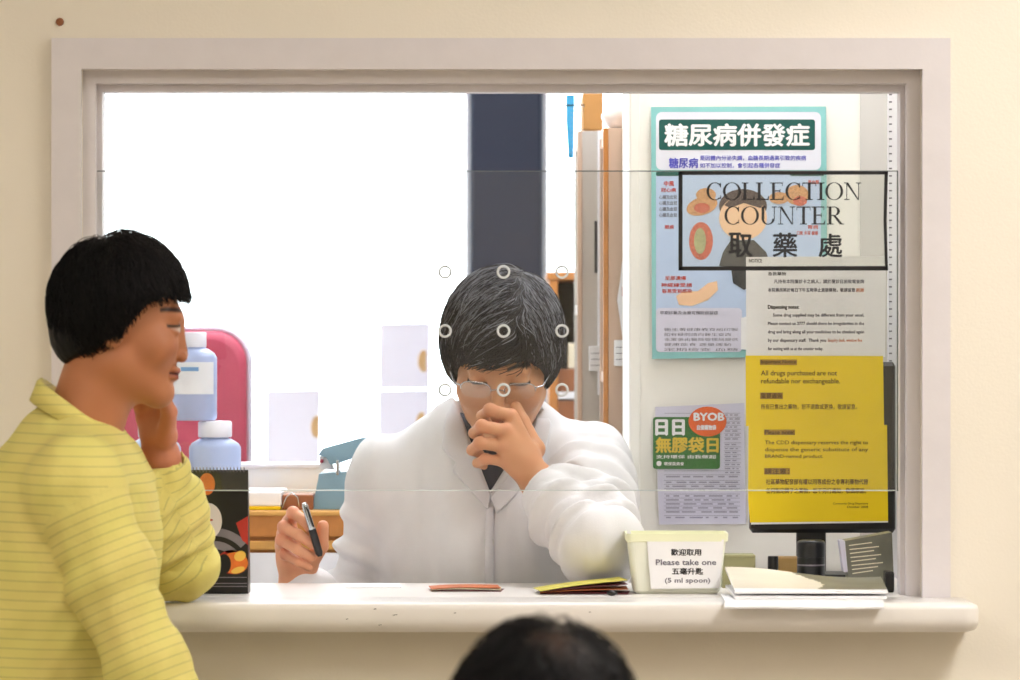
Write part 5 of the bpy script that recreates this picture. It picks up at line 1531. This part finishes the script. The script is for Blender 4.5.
def colw(p, r, n): k = r.random(n)[:, None]; return np.array(lin((8, 8, 11))[:3]) * (1 - k) + np.array(lin((30, 26, 28))[:3]) * k
pos, q, cc = strands(hw, Rw, sw, zcut_w, (g_w[0] + .002, g_w[1] + .003, g_w[2] + .003), fieldw, 6000, .05, colw, .0006, 6, lift=.009, over=.009, jitter=.30, cen=(0, .011, .030), ry=.087)
add_mesh('hair_strands', pos, q, 'hair', hr, {'Col': cc})
# shirt
cuff = [wr[i] + (elb[i] - wr[i]) * .05 for i in range(3)]
def shirt_parts(p):
    body = ell(p, (chw[0], chw[1], chw[2] - .01), (.112, .150, .190))
    body = smin(body, cone(p, shn, shf, .052, .052), .06)
    body = smin(body, cone(p, (chw[0] + .0, -.33, chw[2]), (hpw[0], -.33, .80), .112, .130), .07)
    body = smin(body, cone(p, (nb[0] - .01, nb[1], nb[2] - .005), shn, .052, .048), .04); body = smin(body, cone(p, (nb[0] - .01, nb[1], nb[2] - .005), shf, .052, .048), .04)
    a1, h1 = cone(p, shn, eln, .060, .050, True); b1_, g1 = cone(p, eln, (wrn[0], wrn[1], wrn[2] + .01), .048, .036, True)
    a2, h2 = cone(p, shf, elb, .056, .046, True); b2_, g2 = cone(p, elb, cuff, .0445, .0365, True)
    a1 = a1 + .0; return body, a1, h1, b1_, g1, a2, h2, b2_, g2
def fnw(p):
    body, a1, h1, b1_, g1, a2, h2, b2_, g2 = shirt_parts(p)
    n_ = smin(a1, b1_, .02); f_ = smin(a2, b2_, .014)
    n_ = folds(p, n_, shn, eln, .0065, 17, 33); f_ = folds(p, f_, shf, elb, .006, 20, 34, .06); f_ = folds(p, f_, cuff, elb, .0065, 26, 35, .06)
    f_ = smin(f_, ell(p, (elb[0] - .006, elb[1] - .01, elb[2] + .07), (.047, .047, .06)), .02)
    d = smin(body, n_, .012); d = smin(d, f_, .010)
    d = d + .0060 * waves((p[0], p[1], p[2] * .7), 42, 38, 4) + .0024 * waves(p, 44, 100, 3)
    d = smax(d, -cone(p, nk, (nb[0], nb[1], nb[2] + .0), .0415, .036), .003)
    d = smax(d, -cone(p, wr, [wr[i] + (cuff[i] - elb[i]) * .5 for i in range(3)], .030, .03), .003)
    v = [cuff[i] - elb[i] for i in range(3)]; L = math.sqrt(sum(x * x for x in v)); cutp = sum((p[i] - cuff[i]) * v[i] for i in range(3)) / L
    d = np.where(sph(p, cuff, .07) < 0, smax(d, cutp - .008, .003), d)
    d = smax(d, .80 - p[2] + np.where(p[0] > hpw[0] + .145, -.05, 0), .004)
    return d
cN = P(84, 411, -.33); cxn, czn = cN.x, cN.z
pos, q = snet(fnw, (-.86, -.60, .72), (-.35, -.03, 1.37), .0044)
pp = (pos[:, 0], pos[:, 1], pos[:, 2])
body, a1, h1, b1_, g1, a2, h2, b2_, g2 = shirt_parts(pp)
def dist(a, b): return math.dist(a, b)
cand = np.stack([body - .004, a1, b1_, a2, b2_], 1); ix = cand.argmin(1)
vals = np.stack([pos[:, 2] + .02 * (pos[:, 0] - chw[0]), h1 * dist(shn, eln), dist(shn, eln) + g1 * .3, h2 * dist(shf, elb), dist(shf, elb) + g2 * dist(elb, cuff)], 1)
# stripes lie along the limb on the near sleeve and round the limb elsewhere
run = vals[np.arange(len(pos)), ix]
me = np_mesh('shirt', pos, q, {'run': run}); me.materials.append(M['striped_cloth']); so_ = mesh_obj('shirt', me, None, wm)
bw = BVHTree.FromPolygons([Vector(v) for v in pos.tolist()], q.tolist())
# collar: folded band round the neck, open at the front, ending in two points
vs = []; fs = []; N = 36
for i in range(N + 1):
    u = i / N; t = math.radians(18 + 324 * u); fx, fy = math.cos(t), math.sin(t)
    pt = max(0, (abs(u - .5) - .36) / .14)                    # 1 at the points
    zt_c = czn - .042 * fx; wob = .0015 * math.sin(u * 23)
    for rx, ry, dz in ((.044, .046, -.030), (.054, .054, .0), (.058, .058, .002), (.062, .061, -.001), (.072 + .012 * pt, .072, -.026 - .026 * pt), (.068 + .012 * pt, .068, -.027 - .026 * pt), (.056, .056, -.006)):
        vs.append((cxn + (rx + wob) * fx, -.33 + ry * fy, zt_c + dz))
for i in range(N):
    for k_ in range(7): fs.append((i * 7 + k_, i * 7 + (k_ + 1) % 7, (i + 1) * 7 + (k_ + 1) % 7, (i + 1) * 7 + k_))
fs += [tuple(range(6, -1, -1)), tuple(N * 7 + k_ for k_ in range(7))]
me = bpy.data.meshes.new('collar'); me.from_pydata(vs, [], fs); me.polygons.foreach_set('use_smooth', [True] * len(fs))
at = me.attributes.new('run', 'FLOAT', 'POINT'); at.data.foreach_set('value', np.array([v[2] for v in vs], 'f')); me.update(); me.materials.append(M['striped_cloth'])
mesh_obj('collar', me, None, so_)
# trousers, shoes
fa, fb = (hpw[0] + .02, -.43, .10), (hpw[0] - .03, -.23, .10)
def fnt(p):
    d = ell(p, (hpw[0], -.33, .83), (.125, .165, .13))
    for a_, s in ((fa, -.085), (fb, .085)):
        k_ = ((hpw[0] + a_[0]) / 2 + .01, -.33 + s, .47); d = smin(d, cone(p, (hpw[0], -.33 + s, .80), k_, .088, .062), .03); d = smin(d, cone(p, k_, a_, .062, .048), .02)
    return d
pos, q = snet(fnt, (-.88, -.58, .04), (-.46, -.09, .98), .010); add_mesh('trousers', pos, q, 'trouser', wm)
for a_ in (fa, fb):
    def fsh(p): return smax(smin(cone(p, (a_[0] - .01, a_[1], .055), (a_[0] + .13, a_[1], .04), .038, .032), ell(p, (a_[0], a_[1], .07), (.045, .04, .04)), .02), .012 - p[2], .005)
    pos, q = snet(fsh, (a_[0] - .07, a_[1] - .07, 0), (a_[0] + .2, a_[1] + .07, .13), .006); pos[:, 2] -= .010
    add_mesh('shoe', pos, q, 'shoe', wm)

# ================================================================== SEATED PERSON IN FRONT (seen from behind)
YF = -1.83
fx = P(546, 0, YF).x; hf = (fx, YF, P(0, 615, YF).z - .140)
fp = thing('person', 'seated dark-haired person seen from behind below the counter', 'person', (fx, YF, 0))
Rf = rotm(math.radians(180 - 8), math.radians(4), 0); sf_ = 1.0
zcut_f = lambda y: np.interp(y, [-.12, -.08, -.04, .0, .03, .085, .2], [.060, .055, .030, -.028, -.045, -.072, -.075])
nbf = (fx, YF + .0 - .035, hf[2] - .20); nk = loc2w(hf, Rf, sf_, (0, .02, -.06))
def fn(p):
    d = head_sdf(local(p, hf, Rf, sf_)) * sf_; return smin(d, cone(p, nk, nbf, .052, .056), .024)
pos1, q1 = snet(fn, (hf[0] - .12, hf[1] - .16, hf[2] - .23), (hf[0] + .12, hf[1] + .15, hf[2] + .15), .0030)
c1 = skin_colors(to_local(pos1, hf, Rf, sf_), (196, 142, 108), (160, 90, 76), (30, 24, 22), (60, 42, 34), zcut_f)
sl_, sr_ = (fx + .175, YF - .03, hf[2] - .27), (fx - .175, YF - .03, hf[2] - .27)
hpf = (fx, YF - .08, .52)
arms = []
for s, sh_ in ((1, sl_), (-1, sr_)): arms.append((sh_, (fx + s * .22, YF + .02, .68), (fx + s * .12, YF + .26, .62)))
def fingers_flat(w_, s):
    return [[(w_[0] - s * (.022 - .015 * i), w_[1] + .080, w_[2] - .008), (w_[0] - s * (.024 - .016 * i), w_[1] + .115, w_[2] - .012), (w_[0] - s * (.024 - .016 * i), w_[1] + .138, w_[2] - .024), (w_[0] - s * (.023 - .015 * i), w_[1] + .150, w_[2] - .040)] for i in range(4)]
hp_ = []
for s, (a_, e_, w_) in ((1, arms[0]), (-1, arms[1])):
    ff_ = fingers_flat(w_, s); th2 = [(w_[0] - s * .026, w_[1] + .03, w_[2]), (w_[0] - s * .045, w_[1] + .06, w_[2] - .005), (w_[0] - s * .052, w_[1] + .085, w_[2] - .012)]
    def fh(p): return smin(hand_sdf(p, w_, .03, ff_, th2), cone(p, w_, e_, .026, .034), .012)
    lo, hi = bounds([w_, e_] + [j for f in ff_ for j in f] + th2, .04); a1_, b1q = snet(fh, lo, hi, .0045)
    hp_.append((a1_, b1q, hand_col(a1_, (200, 146, 112), (190, 110, 90), [])))
def fnb(p):
    c_ = (fx, YF - .05, hf[2] - .40); d = ell(p, c_, (.13, .09, .17)); d = smin(d, cone(p, c_, hpf, .10, .12), .06); return smin(d, cone(p, nbf, c_, .05, .08), .04)
pos4, q4 = snet(fnb, (fx - .24, YF - .25, .38), (fx + .24, YF + .12, hf[2] - .1), .010)
pos, q, c = joinparts([(pos1, q1, c1), (pos4, q4, np.tile(np.array(lin((200, 146, 112))[:3]), (len(pos4), 1)))] + hp_)
add_mesh('body', pos, q, 'skin', fp, {'Col': c})
g_f = (.008, .012, .013)
pos, q = hair_shell(hf, Rf, sf_, zcut_f, g_f, 41, .003, .0015)
l = to_local(pos, hf, Rf, sf_); w_ = np.clip(1.3 - np.hypot((l[:, 0] + .022) / .03, (l[:, 1] - .062) / .028), 0, 1)[:, None] * (l[:, 2] > .03)[:, None] * .6
cc = np.tile(np.array(lin((8, 7, 9))[:3]), (len(pos), 1)) * (1 - w_) + np.array(lin((60, 40, 30))[:3]) * w_
hr = add_mesh('hair', pos, q, 'hair', fp, {'Col': cc})
crf = np.array([-.02, .065, .125])
def fieldf(p): v = p - crf; v /= np.linalg.norm(v, axis=1)[:, None]; v[:, 2] -= .3; return v
def keepf(p, r): return (np.hypot((p[:, 0] + .022) / .03, (p[:, 1] - .062) / .028) > 1) | (r.random(len(p)) < .25)
pos, q, cc = strands(hf, Rf, sf_, zcut_f, (g_f[0] + .002, g_f[1] + .002, g_f[2] + .002), fieldf, 6000, .05, colw, .0006, 8, lift=.012, keep=keepf, jitter=.3)
add_mesh('hair_strands', pos, q, 'hair', hr, {'Col': cc})
def fnj(p):
    c_ = (fx, YF - .05, hf[2] - .40); d = ell(p, c_, (.165, .12, .19)); d = smin(d, cone(p, sl_, sr_, .055, .055), .05)
    d = smin(d, cone(p, c_, hpf, .125, .145), .06); d = smin(d, cone(p, (fx, YF - .035, hf[2] - .21), c_, .066, .10), .04)
    for a_, e_, w2 in arms: d = smin(d, smin(cone(p, a_, e_, .058, .050), cone(p, e_, [e_[k] + (w2[k] - e_[k]) * .85 for k in range(3)], .048, .038), .02), .02)
    d = d + .003 * waves(p, 52, 40, 4); d = smax(d, -cone(p, nk, nbf, .053, .058), .004); return smax(d, .475 - p[2], .01)
pos, q = snet(fnj, (fx - .32, YF - .26, .45), (fx + .32, YF + .34, hf[2] - .10), .008); add_mesh('jacket', pos, q, 'dark_jacket', fp)
def fnt(p):
    d = ell(p, (fx, YF - .07, .525), (.175, .14, .075))
    for s in (-1, 1): d = smin(d, cone(p, (fx + s * .09, YF - .05, .515), (fx + s * .12, YF + .38, .50), .078, .062), .03); d = smin(d, cone(p, (fx + s * .12, YF + .38, .50), (fx + s * .13, YF + .40, .10), .060, .046), .02)
    return d
pos, q = snet(fnt, (fx - .3, YF - .28, .04), (fx + .3, YF + .52, .64), .010); add_mesh('trousers', pos, q, 'trouser', fp)
for s in (-1, 1):
    a_ = (fx + s * .13, YF + .40, .1)
    def fsh(p): return smax(smin(cone(p, (a_[0], a_[1] - .02, .06), (a_[0], a_[1] + .13, .042), .040, .034), ell(p, (a_[0], a_[1], .075), (.042, .05, .045)), .02), .012 - p[2], .005)
    pos, q = snet(fsh, (a_[0] - .07, a_[1] - .1, 0), (a_[0] + .07, a_[1] + .2, .14), .006); pos[:, 2] -= .010; add_mesh('shoe', pos, q, 'shoe', fp)
wc = thing('waiting_chair', 'plastic waiting room chair under the seated person', 'chair', (fx, YF - .05, 0))
mb = MB(); mb.box((fx - .22, YF - .20, .425), (fx + .22, YF + .22, .446), .008); mb.build('seat', 'chair_plastic', wc)
mb = MB(); mb.box((fx - .21, YF - .262, .50), (fx + .21, YF - .245, .80), .006); mb.build('backrest', 'chair_plastic', wc)
for s in (-1, 1):
    MB().tube([(fx + s * .18, YF - .245, .52), (fx + s * .18, YF - .24, .43)], .011, 8).build('back_post', 'steel', wc)
    for y in (YF - .18, YF + .18): MB().tube([(fx + s * .18, y, .43), (fx + s * .20, y, .0)], .012, 8).build('leg', 'steel', wc)

# ================================================================== DAYLIGHT, CAMERA
wd = bpy.data.worlds.new('daylight'); bpy.context.scene.world = wd; wd.use_nodes = True
bg = wd.node_tree.nodes['Background']; bg.inputs[0].default_value = (0.93, 0.97, 1.0, 1); bg.inputs[1].default_value = 6.0
cam_d = bpy.data.cameras.new('camera'); cam = bpy.data.objects.new('camera', cam_d); COL.objects.link(cam)
cam.location = (0, CY, CZ); cam.rotation_euler = (PI / 2, 0, 0)
cam_d.sensor_width = 36; cam_d.lens = F * 36 / 1020; cam_d.clip_start = .05; cam_d.clip_end = 60
cam_d.dof.use_dof = True; cam_d.dof.focus_distance = .40 - CY; cam_d.dof.aperture_fstop = cam_d.lens / 1000 / .020
sc = bpy.context.scene; sc.camera = cam
sc.view_settings.view_transform = 'Standard'; sc.view_settings.look = 'None'; sc.view_settings.exposure = 0.0; sc.view_settings.gamma = 1.0
sc.view_settings.use_curve_mapping = False
sc.cycles.max_bounces = 10; sc.cycles.transparent_max_bounces = 24; sc.cycles.caustics_reflective = False; sc.cycles.caustics_refractive = False
